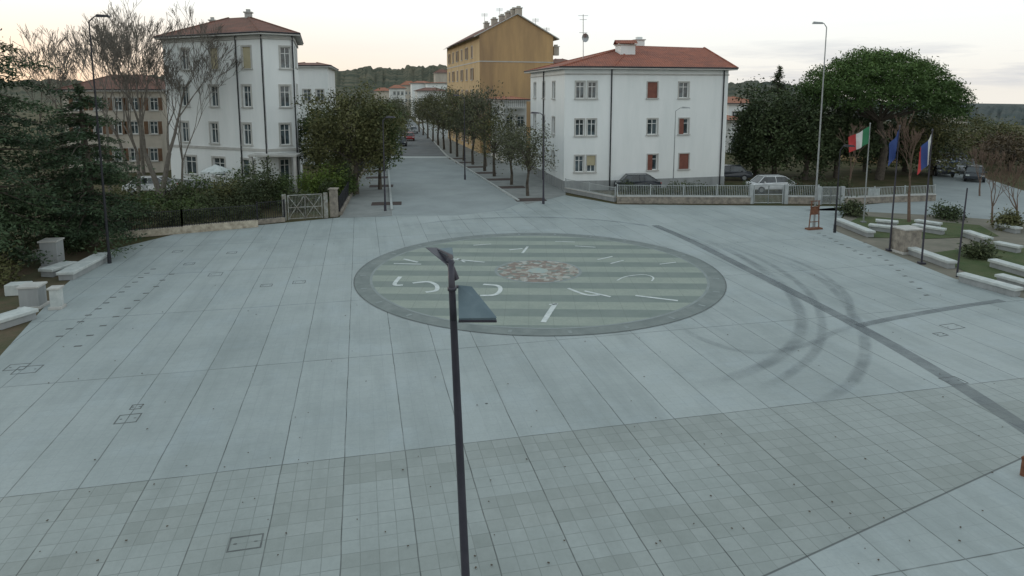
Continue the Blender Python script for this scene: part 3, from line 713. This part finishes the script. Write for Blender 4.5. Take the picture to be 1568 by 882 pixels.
def hedge(name,a,b,w,h,mat,seed,dens=46,z0=0.1):
    rng=np.random.default_rng(seed); d=b-a; L=d.length; n=int(L*dens); X=d/L; Y=Vector((-X.y,X.x,0))
    cs=np.stack([rng.uniform(0,L,n),rng.uniform(-w/2,w/2,n),rng.uniform(z0,h,n)],1)
    C=np.array(a)[None]+cs[:,:1]*np.array(X)+cs[:,1:2]*np.array(Y); C[:,2]=cs[:,2]*(0.9+0.18*np.sin(cs[:,0]*1.1+seed)+0.10*np.sin(cs[:,0]*3.1))
    P=np.repeat(C,16,axis=0)+rng.normal(size=(n*16,3))*0.15
    t=np.clip(np.repeat(rng.uniform(0,.7,n),16)+rng.uniform(0,.3,n*16),0,1)
    me=npmesh(name,leafverts(P,0.07,0.1,rng),4,t); me.materials.append(mat); return link(bpy.data.objects.new(name,me))
hedge('hedge',G(170,352),G(400,338),1.0,1.3,L_hedge,51)
hedge('hedge',G(950,304.5),G(1145,305.5),0.8,1.25,L_hedge,52)
hedge('hedge',G(1205,304),G(1300,306),0.9,1.6,L_hedge,53)
hedge('hedge',G(530,262),G(500,310),1.2,1.6,L_hedge,54)
def dark(name,u,v,vt,w,mat,seed,n=240,per=40,ls=0.15,cf=0.86,clr=0.8):
    p=G(u,v); h=ZT(vt,p.y); me=leafy_meshes('d%d'%seed,h,w/2,h*cf,0.25,n,per,ls,seed,0.25,clr=clr,rag=0.26); return place(name,me,mat,p)
dark('evergreen_oak_tree',1185,272,138,8.6,L_dark,61); dark('evergreen_oak_tree',1232,275,152,8.0,L_dark,62); dark('evergreen_oak_tree',1155,268,168,5.5,L_dark,63)
dark('evergreen_oak_tree',1280,272,160,7.4,L_dark,64); dark('broadleaf_tree',1425,268,172,7.5,L_olive,65,160,38); dark('broadleaf_tree',1385,262,164,8.4,L_dark,66,220,38)
dark('evergreen_oak_tree',1325,262,170,7.4,L_dark,67,200,38)
dark('broadleaf_tree',1545,262,204,9,L_brown,68,120,36); dark('broadleaf_tree',1490,240,186,9,L_hedge,69,150,36); dark('broadleaf_tree',1520,250,190,8,L_olive,70,140,36)
def conifer(name,loc,h,r,mat,seed,z0=1.5,layers=16,per=11,droop=0.15,needle=0.10,dens=60,flatk=0.10,power=0.75):
    rng=np.random.default_rng(seed); rnd=random.Random(seed); pb=PB(); pb.path([Vector((0,0,-.05)),Vector((0.1,0,h*.5)),Vector((0,0,h))],[r*0.055+0.08,r*0.04+0.04,0.03],9)
    Ps=[];T=[]
    for l in range(layers):
        t=l/(layers-1); z=z0+(h-z0)*t; rr=r*(1-t)**power+0.25
        for k in range(per):
            a=rnd.uniform(0,6.28); L=rr*rnd.uniform(0.5,1.12); zz=z+rnd.uniform(-.3,.3)
            e=Vector((math.cos(a)*L,math.sin(a)*L,zz-droop*L+rnd.uniform(-.2,.2))); s=Vector((0,0,zz)); m=s.lerp(e,0.5)+Vector((0,0,0.08*L))
            pb.path([s,m,e],[0.05+0.008*r,0.035,0.012],4)
            n=int(dens*L)+10; q=rng.uniform(0.2,1.05,n)
            line=np.outer((1-q)**2,np.array(s))+np.outer(2*q*(1-q),np.array(m))+np.outer(q**2,np.array(e))
            sp=rng.normal(size=(n,3)); sp[:,:2]*=0.08*L+0.08; sp[:,2]*=flatk; sp[:,2]-=0.05+0.05*rng.random()
            Ps.append(line+sp); T.append(np.clip(rnd.uniform(0,.75)+rng.uniform(0,.2,n),0,1))
    P=np.concatenate(Ps);T=np.concatenate(T)
    me=npmesh(name+'_n',leafverts(P,needle,0.45,rng,0.3),4,T); tm=pb.mesh(name+'_t'); tm.materials.append(M_bark)
    return place(name,(me,tm),mat,loc)
p=G(1185,265); conifer('fir_tree',p,ZT(104,p.y),2.2,L_dark,71,z0=4,layers=14,per=9,dens=50,needle=0.12)
conifer('cedar_tree',Vector((-28.0,33.5,0)),17.5,7.2,L_cedar,72,z0=2.0,layers=17,per=10,droop=0.20,needle=0.12,dens=120,flatk=0.10,power=0.85)
conifer('cedar_tree',Vector((-24.8,38.5,0)),9.3,4.6,L_cedar,73,z0=1.2,layers=10,per=10,droop=0.15,needle=0.11,dens=110,flatk=0.10)
def stone_pine(u,v,Y=68):
    p=V2(AT(u,v,Y)); rng=np.random.default_rng(81); rnd=random.Random(81)
    c=AT(1350,130,Y); cx=c.x-p.x; zb=7.7; zt=12.9
    n=1350; a=rng.uniform(0,6.28,n); q=np.sqrt(rng.uniform(0,1,n)); Rr=7.9
    X=q*np.cos(a)*Rr; Yy=q*np.sin(a)*Rr*0.85
    dome=zb+1.6+(zt-zb-1.6)*(1-q**2.6)
    skew=-0.14*np.maximum(X,-1)
    Z=dome+skew-rng.uniform(0,1,n)**1.25*np.minimum(dome-zb+0.3,3.6)+0.16*np.sin(X*1.8)+0.14*np.sin(Yy*2.1)
    C=np.stack([X+cx,Yy,Z],1)
    per=42; P=np.repeat(C,per,axis=0)+rng.normal(size=(n*per,3))*np.array([0.36,0.36,0.22])
    T=np.clip(np.repeat(rng.uniform(0,.5,n)+0.4*(Z-zb)/(zt-zb),per)+rng.uniform(0,.2,n*per),0,1)  # shaded crown underside put into the leaf tint, brighter towards the top
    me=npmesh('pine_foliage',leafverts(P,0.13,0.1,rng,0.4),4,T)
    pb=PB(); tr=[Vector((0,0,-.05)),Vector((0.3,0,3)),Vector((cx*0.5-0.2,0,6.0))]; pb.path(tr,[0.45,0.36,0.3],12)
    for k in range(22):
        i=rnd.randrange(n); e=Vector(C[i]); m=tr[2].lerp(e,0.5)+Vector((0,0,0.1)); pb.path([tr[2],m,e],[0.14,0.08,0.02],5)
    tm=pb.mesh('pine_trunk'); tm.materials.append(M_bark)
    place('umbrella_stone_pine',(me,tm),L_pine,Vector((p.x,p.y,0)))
stone_pine(1345,290)
def bare(name,loc,h,seed,spread=0.40,r0=0.2,depth=7,mat=M_barkbare,stems=1,ratio=0.78,first=0.24,minr=0.011,up=0.2):
    rnd=random.Random(seed); pb=PB()
    def grow(p,d,L,r,k):
        seg=2 if k<4 else 1; q=p
        for s in range(seg):
            d=(d+Vector((rnd.gauss(0,.08),rnd.gauss(0,.08),rnd.gauss(0.03,.04)))).normalized()
            nq=q+d*(L/seg); r1=max(r*0.86,minr); pb.tube(q,nq,r,r1,6 if k<3 else (4 if k<4 else 3),cap=False); q=nq; r=r1
        if k>=depth: return
        nb=2 if rnd.random()<0.55 else 3
        for b in range(nb):
            ax=Vector((rnd.gauss(0,1),rnd.gauss(0,1),rnd.gauss(0,.5))).normalized()
            nd=(d+ax*(spread*0.5 if b==0 else spread)*rnd.uniform(0.7,1.5)+Vector((0,0,up))).normalized()
            grow(q,nd,L*ratio*rnd.uniform(0.75,1.15),max(r*(0.80 if b==0 else 0.58),minr),k+1)
    for s in range(stems):
        d=Vector((rnd.gauss(0,.16 if stems>1 else .04),rnd.gauss(0,.1),1)).normalized()
        grow(Vector((rnd.uniform(-.2,.2)*(stems>1),0,-.05)),d,h*first,r0,0)
    zs=max(v[2] for v in pb.v); sc=h/zs
    me=pb.mesh(name+'_m'); me.materials.append(mat); 
    r=empty(name,loc,0,sc); link(bpy.data.objects.new('branches',me),r)
for i,(u,v,vt,r0,dp) in enumerate([(245,302,-8,0.26,8),(212,300,5,0.19,8),(170,312,20,0.16,7),(275,300,60,0.13,7)]):
    p=G(u,v); bare('bare_tree',p,ZT(vt,p.y),200+i,0.5,r0,dp,stems=1 if i else 2,minr=0.014)
for i,(u,vt,Y) in enumerate([(95,40,75),(125,50,80),(60,60,80),(190,5,70),(215,20,72)]):
    p=AT(u,200,Y); bare('bare_tree',Vector((p.x,Y,0)),ZT(vt,Y),220+i,0.5,0.18,7,minr=0.017)
p=G(1392,340); bare('bare_tree',p,ZT(170,p.y),240,0.42,0.10,7,M_barkred,minr=0.009)
for i,(u,v,vt) in enumerate([(1520,345,225),(1560,352,235),(1500,300,215),(1300,300,185)]):
    p=G(u,v); bare('bare_tree',p,ZT(vt,p.y),250+i,0.4,0.08,6,M_barkred,minr=0.010)
p=G(745,255); bare('bare_tree',p,ZT(130,p.y),260,0.45,0.12,7,M_barkbare,minr=0.014)
# ---------------------------------------------------------------- walls and fences
def railing(pb,a,b,z0,z1,gap=0.14,r=0.014,post=2.4):
    d=b-a;L=d.length;X=d/L; n=int(L/gap)
    for z in(z0+0.06,z1-0.03): pb.tube(a+Vector((0,0,z)),b+Vector((0,0,z)),0.025,n=4)
    for i in range(n+1): q=a+X*(i*L/n); pb.box(q+Vector((0,0,(z0+z1)/2)),(r*2,r*2,z1-z0))
    n=max(1,int(L/post))
    for i in range(n+1): q=a+X*(i*L/n); pb.box(q+Vector((0,0,(z0+z1)/2+0.03)),(0.09,0.09,z1-z0+0.06))
def fence(name,a,b,hw,ht,wm,rm,th=0.35,cap=True):
    r=empty(name,a); inv=Matrix.Translation(-Vector(a)); d=b-a; ang=math.atan2(d.y,d.x); m=(a+b)/2
    w=PB(); w.box(m+Vector((0,0,hw/2)),(d.length,th,hw),ang); w.obj('stone_wall',wm,r,inv)
    if cap: c=PB(); c.box(m+Vector((0,0,hw+0.03)),(d.length+0.02,th+0.08,0.06),ang); c.obj('coping',M_trim,r,inv)
    f=PB(); railing(f,a,b,hw+(0.06 if cap else 0),ht); f.obj('railing',rm,r,inv)
fence('stone_wall_with_railing',G(945,311),G(1148,312),0.55,1.5,M_stone,M_rail)
fence('stone_wall_with_railing',G(1203,311.5),G(1252,312),0.55,1.5,M_stone,M_rail)
fence('stone_wall_with_railing',G(1290,312.5),G(1430,307),0.5,1.3,M_stone,M_rail)
fence('stone_wall_with_railing',G(866,294),G(942,309),0.35,1.2,M_grey,M_rail,0.25)
fence('stone_wall_with_railing',G(100,372),G(280,357),0.42,1.5,M_stonep,M_dark,cap=False)
fence('stone_wall_with_railing',G(280,357),G(395,347),0.46,1.5,M_stonep,M_dark,cap=False)
fence('stone_wall_with_railing',G(395,343),G(436,339),0.3,1.5,M_stone,M_dark,cap=False)
fence('stone_wall_with_railing',G(520,330),G(556,262),0.3,1.4,M_stone,M_dark,cap=False)
def gate(name,a,b,h,mat,x=False,z=0.08):
    pb=PB(); d=b-a; L=d.length; X=d/L; 
    for hh in(z,h*0.5,h): pb.tube(a+Vector((0,0,hh)),b+Vector((0,0,hh)),0.035,n=6)
    for half in(0,1):
        p=a+X*(half*L/2);q=a+X*((half+1)*L/2)
        for e in(p,q): pb.tube(e,e+Vector((0,0,h)),0.045,n=6)
        if x: pb.tube(p+Vector((0,0,z)),q+Vector((0,0,h)),0.03,n=5); pb.tube(q+Vector((0,0,z)),p+Vector((0,0,h)),0.03,n=5)
        n=12
        for i in range(n): e=p.lerp(q,(i+.5)/n); pb.tube(e+Vector((0,0,z)),e+Vector((0,0,h-0.02)),0.013,n=4)
    for e in(a-X*0.25,b+X*0.25): pb.box(e+Vector((0,0,h*0.52)),(0.28,0.28,h*1.04),math.atan2(d.y,d.x))
    return pb.obj(name,mat)
gate('entrance_gate',G(442,337),G(494,334),1.75,simple('weathered_gate_paint',(0.34,0.35,0.33),(0.18,0.16,0.13),4,0.7),True)
gate('white_vehicle_gate',G(1154,312),G(1198,312),1.5,M_rail); gate('white_vehicle_gate',G(1258,313),G(1284,313),1.4,M_rail)
pb=PB(); q=G(512,332); pb.box(q+Vector((0,0,1.0)),(0.5,0.5,2.0)); pb.box(q+Vector((0,0,2.05)),(0.65,0.65,0.1)); pb.obj('gate_pillar',M_stone,bevel=0.02)
# ---------------------------------------------------------------- stone benches, blocks
def bench(u1,v1,u2,v2,w=0.55,h=0.42,name='stone_bench'):
    a=G(u1,v1);b=G(u2,v2); d=b-a; ang=math.atan2(d.y,d.x); m=(a+b)/2
    r=empty(name,m,ang); s=PB(); s.box((0,0,h-0.07),(d.length,w,0.14)); s.obj('seat',M_benchs,r,bevel=0.02)
    p=PB(); p.box((0,0,(h-0.15)/2),(d.length-0.15,w-0.14,h-0.15)); p.obj('base',M_grey,r,bevel=0.01)
for bb in [(1282,343,1334,364),(1330,352,1372,357),(1392,388,1458,412),(1398,352,1446,360),(1402,345,1440,351),(1478,362,1514,374),(1524,380,1562,388),(1518,408,1600,432),(1470,430,1560,455),(1528,432,1600,452),(1525,350,1560,358),(1340,345,1375,348)]:
    bench(*bb)
for bb in [(-10,505,50,486),(100,430,160,398),(36,400,74,392),(70,425,110,412)]: bench(*bb,w=0.8)
def block(name,u,v,sx,sy,h,mat,ang=0.2,cap=True):
    p=G(u,v); r=empty(name,p,ang); q=PB(); q.box((0,0,h/2),(sx,sy,h)); q.obj('block',mat,r,bevel=0.03)
    if cap: q=PB(); q.box((0,0,h+0.04),(sx+0.1,sy+0.1,0.08)); q.box((0,0,0.06),(sx+0.12,sy+0.12,0.12)); q.obj('coping',M_trim,r,bevel=0.01)
block('stone_plinth',1386,386,1.1,1.0,1.35,M_stone); block('stone_plinth',52,470,0.75,0.7,0.9,M_grey); block('stone_bollard',88,472,0.38,0.38,0.85,M_benchs)
block('stone_plinth',82,408,0.8,0.8,1.35,M_grey); block('stone_plinth',30,450,0.9,0.6,0.5,M_benchs,cap=False)
p=G(1246,351); r=empty('information_stand',p,0.3); q=PB()
for x in(-.4,.4): q.tube((x,0,0),(x*0.7,0,1.9),0.04,n=6)
for z in(0.5,1.0,1.5,1.88): q.tube((-.38,0,z),(.38,0,z),0.03,n=6)
q.box((0,0.02,1.25),(0.55,0.03,0.5)); q.box((0,0,0.05),(1.1,0.4,0.1)); q.obj('frame',M_rust,r)
p=G(1335,309); r=empty('white_sign',p,0); q=PB(); q.box((0,-0.25,0.85),(0.95,0.03,0.6)); q.obj('panel',M_wht,r); q=PB()
for x in(-.4,.4): q.tube((x,-0.22,0),(x,-0.22,1.2),0.025,n=6)
q.obj('posts',M_galv,r)
p=G(1566,728); r=empty('bollard',p); q=PB(); q.path([Vector((0,0,0)),Vector((0,0,.38)),Vector((0,0,.44)),Vector((0,0,.5))],[.06,.05,.07,.02],12); q.obj('post',M_rust,r,smooth=True)
p=G(333,300); r=empty('garden_parasol',p); q=PB(); q.tube((0,0,0),(0,0,2.6),0.03); q.obj('pole',M_galv,r); q=PB()
for k in range(8):
    a0,a1=math.pi*k/4,math.pi*(k+1)/4; q.add([(0,0,2.75),(1.3*math.cos(a0),1.3*math.sin(a0),2.2),(1.3*math.cos(a1),1.3*math.sin(a1),2.2),(1.3*math.cos(a1),1.3*math.sin(a1),2.05),(1.3*math.cos(a0),1.3*math.sin(a0),2.05)],[(0,1,2),(1,4,3,2)])
q.obj('canopy',M_wht,r)
# ---------------------------------------------------------------- street lamps
def tall_lamp(name,u,v,vt,arm=1.4,side=1,mat=M_galv,r=0.08,ang=0):
    p=G(u,v); h=ZT(vt,p.y); ro=empty(name,p,ang); q=PB()
    q.path([Vector((0,0,0)),Vector((0,0,h*0.4)),Vector((0,0,h)),Vector((side*arm*0.6,0,h+0.25)),Vector((side*arm,0,h+0.28))],[r*1.5,r*1.1,r*0.7,r*0.5,r*0.5],10)
    q.tube((0,0,0),(0,0,0.5),r*2.0,r*1.9,10); q.obj('pole',mat,ro,smooth=False)
    q=PB(); x=side*(arm+0.25); 
    q.add([(x-.35,-.12,h+.22),(x+.35,-.10,h+.22),(x+.35,.10,h+.22),(x-.35,.12,h+.22),(x-.3,-.08,h+.36),(x+.25,-.06,h+.32),(x+.25,.06,h+.32),(x-.3,.08,h+.36)],[(3,2,1,0),(4,5,6,7),(0,1,5,4),(1,2,6,5),(2,3,7,6),(3,0,4,7)])
    q.obj('lamp_head',mat,ro)
tall_lamp('street_lamp',168,403,33,0.5,1,M_dark,0.05); tall_lamp('street_lamp',1246,350,42,0.3,-1,M_galv,0.045)
tall_lamp('street_lamp',832,312,178,0.5,-1,M_pole,0.055,0.3); tall_lamp('street_lamp',590,323,185,0.35,1,M_pole,0.05)
tall_lamp('street_lamp',712,275,150,0.5,-1,M_pole,0.05); tall_lamp('street_lamp',1030,305,170,0.6,1,M_galv,0.04)
tall_lamp('street_lamp',1278,356,230,0.3,1,M_dark,0.045)
def near_lamp():
    Y=9.5; top=AT(690,398,Y); bot=AT(713,882,Y); d=(top-bot); k=bot.z/d.z; base=bot-d*k
    ro=empty('plaza_lamp',base); T=top-base; u=T.normalized()
    q=PB(); q.path([Vector((0,0,0)),T*0.5,T*0.86,T],[0.072,0.062,0.054,0.045],20); q.tube((0,0,0),(0,0,0.35),0.12,0.11,20); q.tube((0,0,0),(0,0,0.02),0.2,0.2,20)
    q.tube(u*(T.length*0.93),u*(T.length*0.93+0.05),0.066,0.066,20)
    q.obj('pole',M_pole,ro,smooth=True)
    R_=lambda uu,vv,yy: AT(uu,vv,yy)-base
    def slab(c,t,mat,name,nd):
        pb=PB(); n=len(c); vs=list(c)+[x+nd*t for x in c]
        fs=[tuple(range(n)),tuple(range(2*n-1,n-1,-1))]+[(i,n+i,n+(i+1)%n,(i+1)%n)[::-1] for i in range(n)]
        pb.add(vs,fs); pb.obj(name,mat,ro,bevel=0.006)
    c=[R_(702,437,9.75),R_(722,439,9.75),R_(760,486,9.25),R_(703,487,9.25)]
    slab(c,0.05,M_lampblue,'lamp_head_panel',Vector((0,0.02,-1)).normalized())
    q=PB(); q.box((c[2]+c[3])/2+Vector((0,-0.01,-0.045)),(0.55,0.05,0.03)); q.tube(c[0]+Vector((-0.02,0,-0.02)),T*0.935,0.03,0.03,8); q.obj('lamp_head_rim',M_pole,ro)
    c=[R_(651,380,9.9),R_(668,381,10.0),R_(693,392,9.6),R_(692,409,9.5),R_(684,406,9.5)]
    slab(c,0.045,M_pole,'upper_head_panel',Vector((0.1,0.9,0.2)).normalized())
    c=[R_(666,381,10.05),R_(692,379,10.1),R_(694,394,9.65),R_(684,391,9.7)]
    slab(c,0.03,M_lampblue,'upper_head_cover',Vector((0,0.6,-0.6)).normalized())
    q=PB(); q.tube(R_(688,402,9.55),R_(699,428,9.55),0.05,0.045,12); q.tube(R_(684,398,9.5),R_(695,404,9.5),0.035,0.035,8); q.obj('head_bracket',M_pole,ro)
near_lamp()
# ---------------------------------------------------------------- flags
def flagpole(name,u,v,ut,vt,cols,W,seed,drop,fold=0.5,Hh=1.3):
    p=G(u,v); top=AT(ut,vt,p.y); top.x=p.x+(top.x-p.x)*0.6; r=empty(name,p); q=PB(); T=top-p
    q.path([Vector((0,0,0)),T*0.5,T],[0.05,0.042,0.03],8); q.tube(T,T+Vector((0,0,0.1)),0.05,0.02,8); q.box((0,0,0.05),(0.3,0.3,0.1)); q.obj('pole',M_pole if seed else M_galv,r)
    nx,nz=21,8
    pbs=[PB() for _ in cols]
    def P(i,j):
        a=i/nx; c=j/nz; x=-W*a*fold; z=-0.1-Hh*c*(1-0.15*a)-drop*a**0.85; y=0.14*math.sin(a*9+c*1.5+seed)*a**0.5
        x+= -0.10*math.sin(a*7+seed)*c+0.1*c*a
        return T+Vector((x,y,z))
    for i in range(nx):
        for j in range(nz):
            pbs[i*len(cols)//nx].quad(P(i,j),P(i+1,j),P(i+1,j+1),P(i,j+1))
    for k,c in enumerate(cols):
        pbs[k].obj('flag_stripe_%d'%(k+1),c,r,smooth=True)
FG=simple('flag_green',(0.05,0.22,0.11));FW=simple('flag_white',(0.70,0.70,0.68));FR=simple('flag_red',(0.50,0.06,0.06));FB=simple('flag_blue',(0.06,0.10,0.28))
flagpole('italian_flag',1322,341,1332,190,[FG,FW,FR],1.7,0,0.8,0.82,1.2)
flagpole('european_flag',1362,384,1378,194,[FB],1.0,1,1.0,0.55,1.3)
flagpole('slovenian_flag',1411,404,1427,200,[FW,FB,FR],1.1,2,1.0,0.6,1.4)
p=G(1465,424); r=empty('flag_pole',p); q=PB(); q.path([Vector((0,0,0)),Vector((.05,0,2.5)),Vector((.1,0,4.4))],[.045,.04,.03],8); q.obj('pole',M_pole,r)
# ---------------------------------------------------------------- cars
def car(u,v,ang,paint,name='parked_car',sc=1.0):
    p=G(u,v); r=empty(name,p,ang,sc); Wd=0.86
    prof=[(-2.08,.35),(-2.1,.62),(-2.0,.86),(-1.2,.95),(1.0,.98),(1.95,.88),(2.05,.6),(2.02,.35)]
    b=PB(); n=len(prof)
    L=[(x,-Wd+(0.06 if z>0.9 else 0),z) for x,z in prof]; Rr=[(x,Wd-(0.06 if z>0.9 else 0),z) for x,z in prof]
    b.add(L+Rr,[tuple(range(n-1,-1,-1)),tuple(range(n,2*n))]+[(i,(i+1)%n,n+(i+1)%n,n+i) for i in range(n)])
    b.obj('body',paint,r,bevel=0.05)
    c=PB(); cab=[(-1.55,.93),(-1.0,1.44),(0.95,1.46),(1.75,.95)]; m=4
    L=[(x,-(0.78 if z<1 else 0.62),z) for x,z in cab]; Rr=[(x,(0.78 if z<1 else 0.62),z) for x,z in cab]
    c.add(L+Rr,[(3,2,1,0),(4,5,6,7)]+[(i,(i+1)%m,m+(i+1)%m,m+i) for i in range(m)]); c.obj('windows',M_cglass,r)
    t=PB(); t.box((0,0,1.47),(1.95,1.24,0.05))
    for s in(-1,1):
        t.tube((-1.58,s*.79,.93),(-1.0,s*.64,1.46),.035,n=6);t.tube((1.78,s*.79,.94),(0.95,s*.64,1.47),.035,n=6);t.tube((0.1,s*.8,.93),(0.05,s*.645,1.46),.035,n=6)
        t.box((-1.05,s*.95,1.0),(.15,.16,.12))
    t.obj('roof_and_pillars',paint,r,bevel=0.015)
    w=PB();hb=PB()
    for x in(-1.3,1.3):
        for s in(-1,1): w.tube((x,s*.66,.32),(x,s*.885,.32),.32,n=18); hb.tube((x,s*.88,.32),(x,s*.895,.32),.2,n=12)
    w.obj('tyres',M_dark,r); hb.obj('hubcaps',M_galv,r)
    l=PB();
    for s in(-1,1): l.box((2.03,s*.65,.74),(.08,.3,.16))
    l.obj('tail_lights',CR,r); l=PB()
    for s in(-1,1): l.box((-2.06,s*.62,.7),(.08,.32,.14))
    l.obj('headlights',M_wht,r)
def paint(n,c): return simple(n,c,tuple(x*.9 for x in c),3,0.25,metal=0.1,spec=0.6)
CR=paint('tail_light_red',(0.45,0.02,0.015)); CW=paint('car_white',(0.68,0.69,0.70)); CD=paint('car_dark',(0.04,0.045,0.055)); CRd=paint('car_red',(0.30,0.03,0.03)); CS=paint('car_silver',(0.35,0.36,0.38)); CBl=paint('car_blue',(0.05,0.08,0.16))
car(1180,294,0.1,CW); car(1118,275,2.9,CD); car(975,291,0.05,CD); car(232,296,0.1,CW)
car(627,215,1.75,CRd,'red_car'); car(619,207,1.7,CD); car(633,204,1.75,CS); car(615,223,1.7,CD)
car(1441,268,1.2,CD,'car'); 
for i,(u,v) in enumerate([(1462,245),(1468,254),(1478,264),(1491,276),(1455,238)]): car(u,v,1.0,[CD,CBl,CS,CD,CW][i])
# ---------------------------------------------------------------- world, sun, camera
w=bpy.data.worlds.new('World'); scn.world=w; w.use_nodes=True; nt=w.node_tree; bg=nt.nodes['Background']
tc=N(nt,'ShaderNodeTexCoord'); gen=tc.outputs['Generated']
sep=N(nt,'ShaderNodeSeparateXYZ'); nt.links.new(gen,sep.inputs[0])
zc=M(nt,'MAXIMUM',sep.outputs[2],0.02); cb=N(nt,'ShaderNodeCombineXYZ')
nt.links.new(sep.outputs[0],cb.inputs[0]);nt.links.new(sep.outputs[1],cb.inputs[1]);nt.links.new(zc,cb.inputs[2])
SUN_AZ=math.radians(-52); SUN_EL=math.radians(7)
sky=N(nt,'ShaderNodeTexSky'); sky.sky_type='NISHITA'; sky.sun_disc=False; sky.sun_elevation=SUN_EL; sky.sun_rotation=SUN_AZ; sky.altitude=80
nt.links.new(cb.outputs[0],sky.inputs['Vector'])
rmp=N(nt,'ShaderNodeValToRGB'); nt.links.new(M(nt,'MAXIMUM',sep.outputs[2],0.0),rmp.inputs[0])
els=[(0.0,(9.9,9.5,8.8)),(0.05,(10.6,10.5,10.0)),(0.12,(10.9,11.5,11.5)),(0.35,(8.9,9.9,10.2)),(1.0,(6.6,7.8,8.4))]
cr=rmp.color_ramp
for i,(p_,c) in enumerate(els):
    e=cr.elements[i] if i<2 else cr.elements.new(p_)
    e.position=p_; e.color=(c[0]/10,c[1]/10,c[2]/10,1)
sc10=N(nt,'ShaderNodeVectorMath',operation='SCALE'); nt.links.new(rmp.outputs[0],sc10.inputs[0]); sc10.inputs['Scale'].default_value=10
sd=Vector((math.sin(SUN_AZ),math.cos(SUN_AZ),0.03)).normalized()
dt=N(nt,'ShaderNodeVectorMath',operation='DOT_PRODUCT'); nt.links.new(gen,dt.inputs[0]); dt.inputs[1].default_value=sd
glow=M(nt,'MULTIPLY',REMAP(nt,dt.outputs['Value'],0.55,0.98),REMAP(nt,sep.outputs[2],0.13,0.0))
veil0=MIX(nt,M(nt,'MULTIPLY',glow,0.95),sc10.outputs[0],(11.0,8.2,6.2))
mp=N(nt,'ShaderNodeMapping'); mp.inputs['Scale'].default_value=(2.2,2.2,22); nt.links.new(gen,mp.inputs[0])
cl=REMAP(nt,NOISE(nt,mp.outputs[0],1.6,6,0.6),0.50,0.66)
band=M(nt,'MULTIPLY',REMAP(nt,sep.outputs[2],-0.01,0.02),REMAP(nt,sep.outputs[2],0.09,0.04))
cl=M(nt,'MULTIPLY',M(nt,'MULTIPLY',cl,band),REMAP(nt,sep.outputs[0],0.1,0.4,0.1,0.75))
veil=MIX(nt,cl,veil0,(6.2,6.5,7.2))
col=MIX(nt,0.9,sky.outputs[0],veil)
nt.links.new(col,bg.inputs['Color']); bg.inputs['Strength'].default_value=0.1
sl=bpy.data.lights.new('sun','SUN'); sl.energy=0.5; sl.angle=math.radians(14); sl.color=(1.0,0.88,0.72)
so=bpy.data.objects.new('sun',sl); scn.collection.objects.link(so)
dirv=Vector((math.sin(SUN_AZ)*math.cos(SUN_EL),math.cos(SUN_AZ)*math.cos(SUN_EL),math.sin(SUN_EL)))
so.rotation_euler=dirv.to_track_quat('Z','Y').to_euler(); so.location=(-40,60,40)
cam=bpy.data.cameras.new('camera'); co=bpy.data.objects.new('camera',cam); scn.collection.objects.link(co)
co.location=(0,0,H); co.rotation_euler=(math.radians(90)-PITCH,0,0)
cam.sensor_width=36; cam.lens=F/1568*36; cam.shift_y=-(441-CV)/1568; cam.clip_end=12000; cam.clip_start=0.1
scn.camera=co
scn.view_settings.view_transform='Standard'; scn.view_settings.look='None'; scn.view_settings.exposure=0
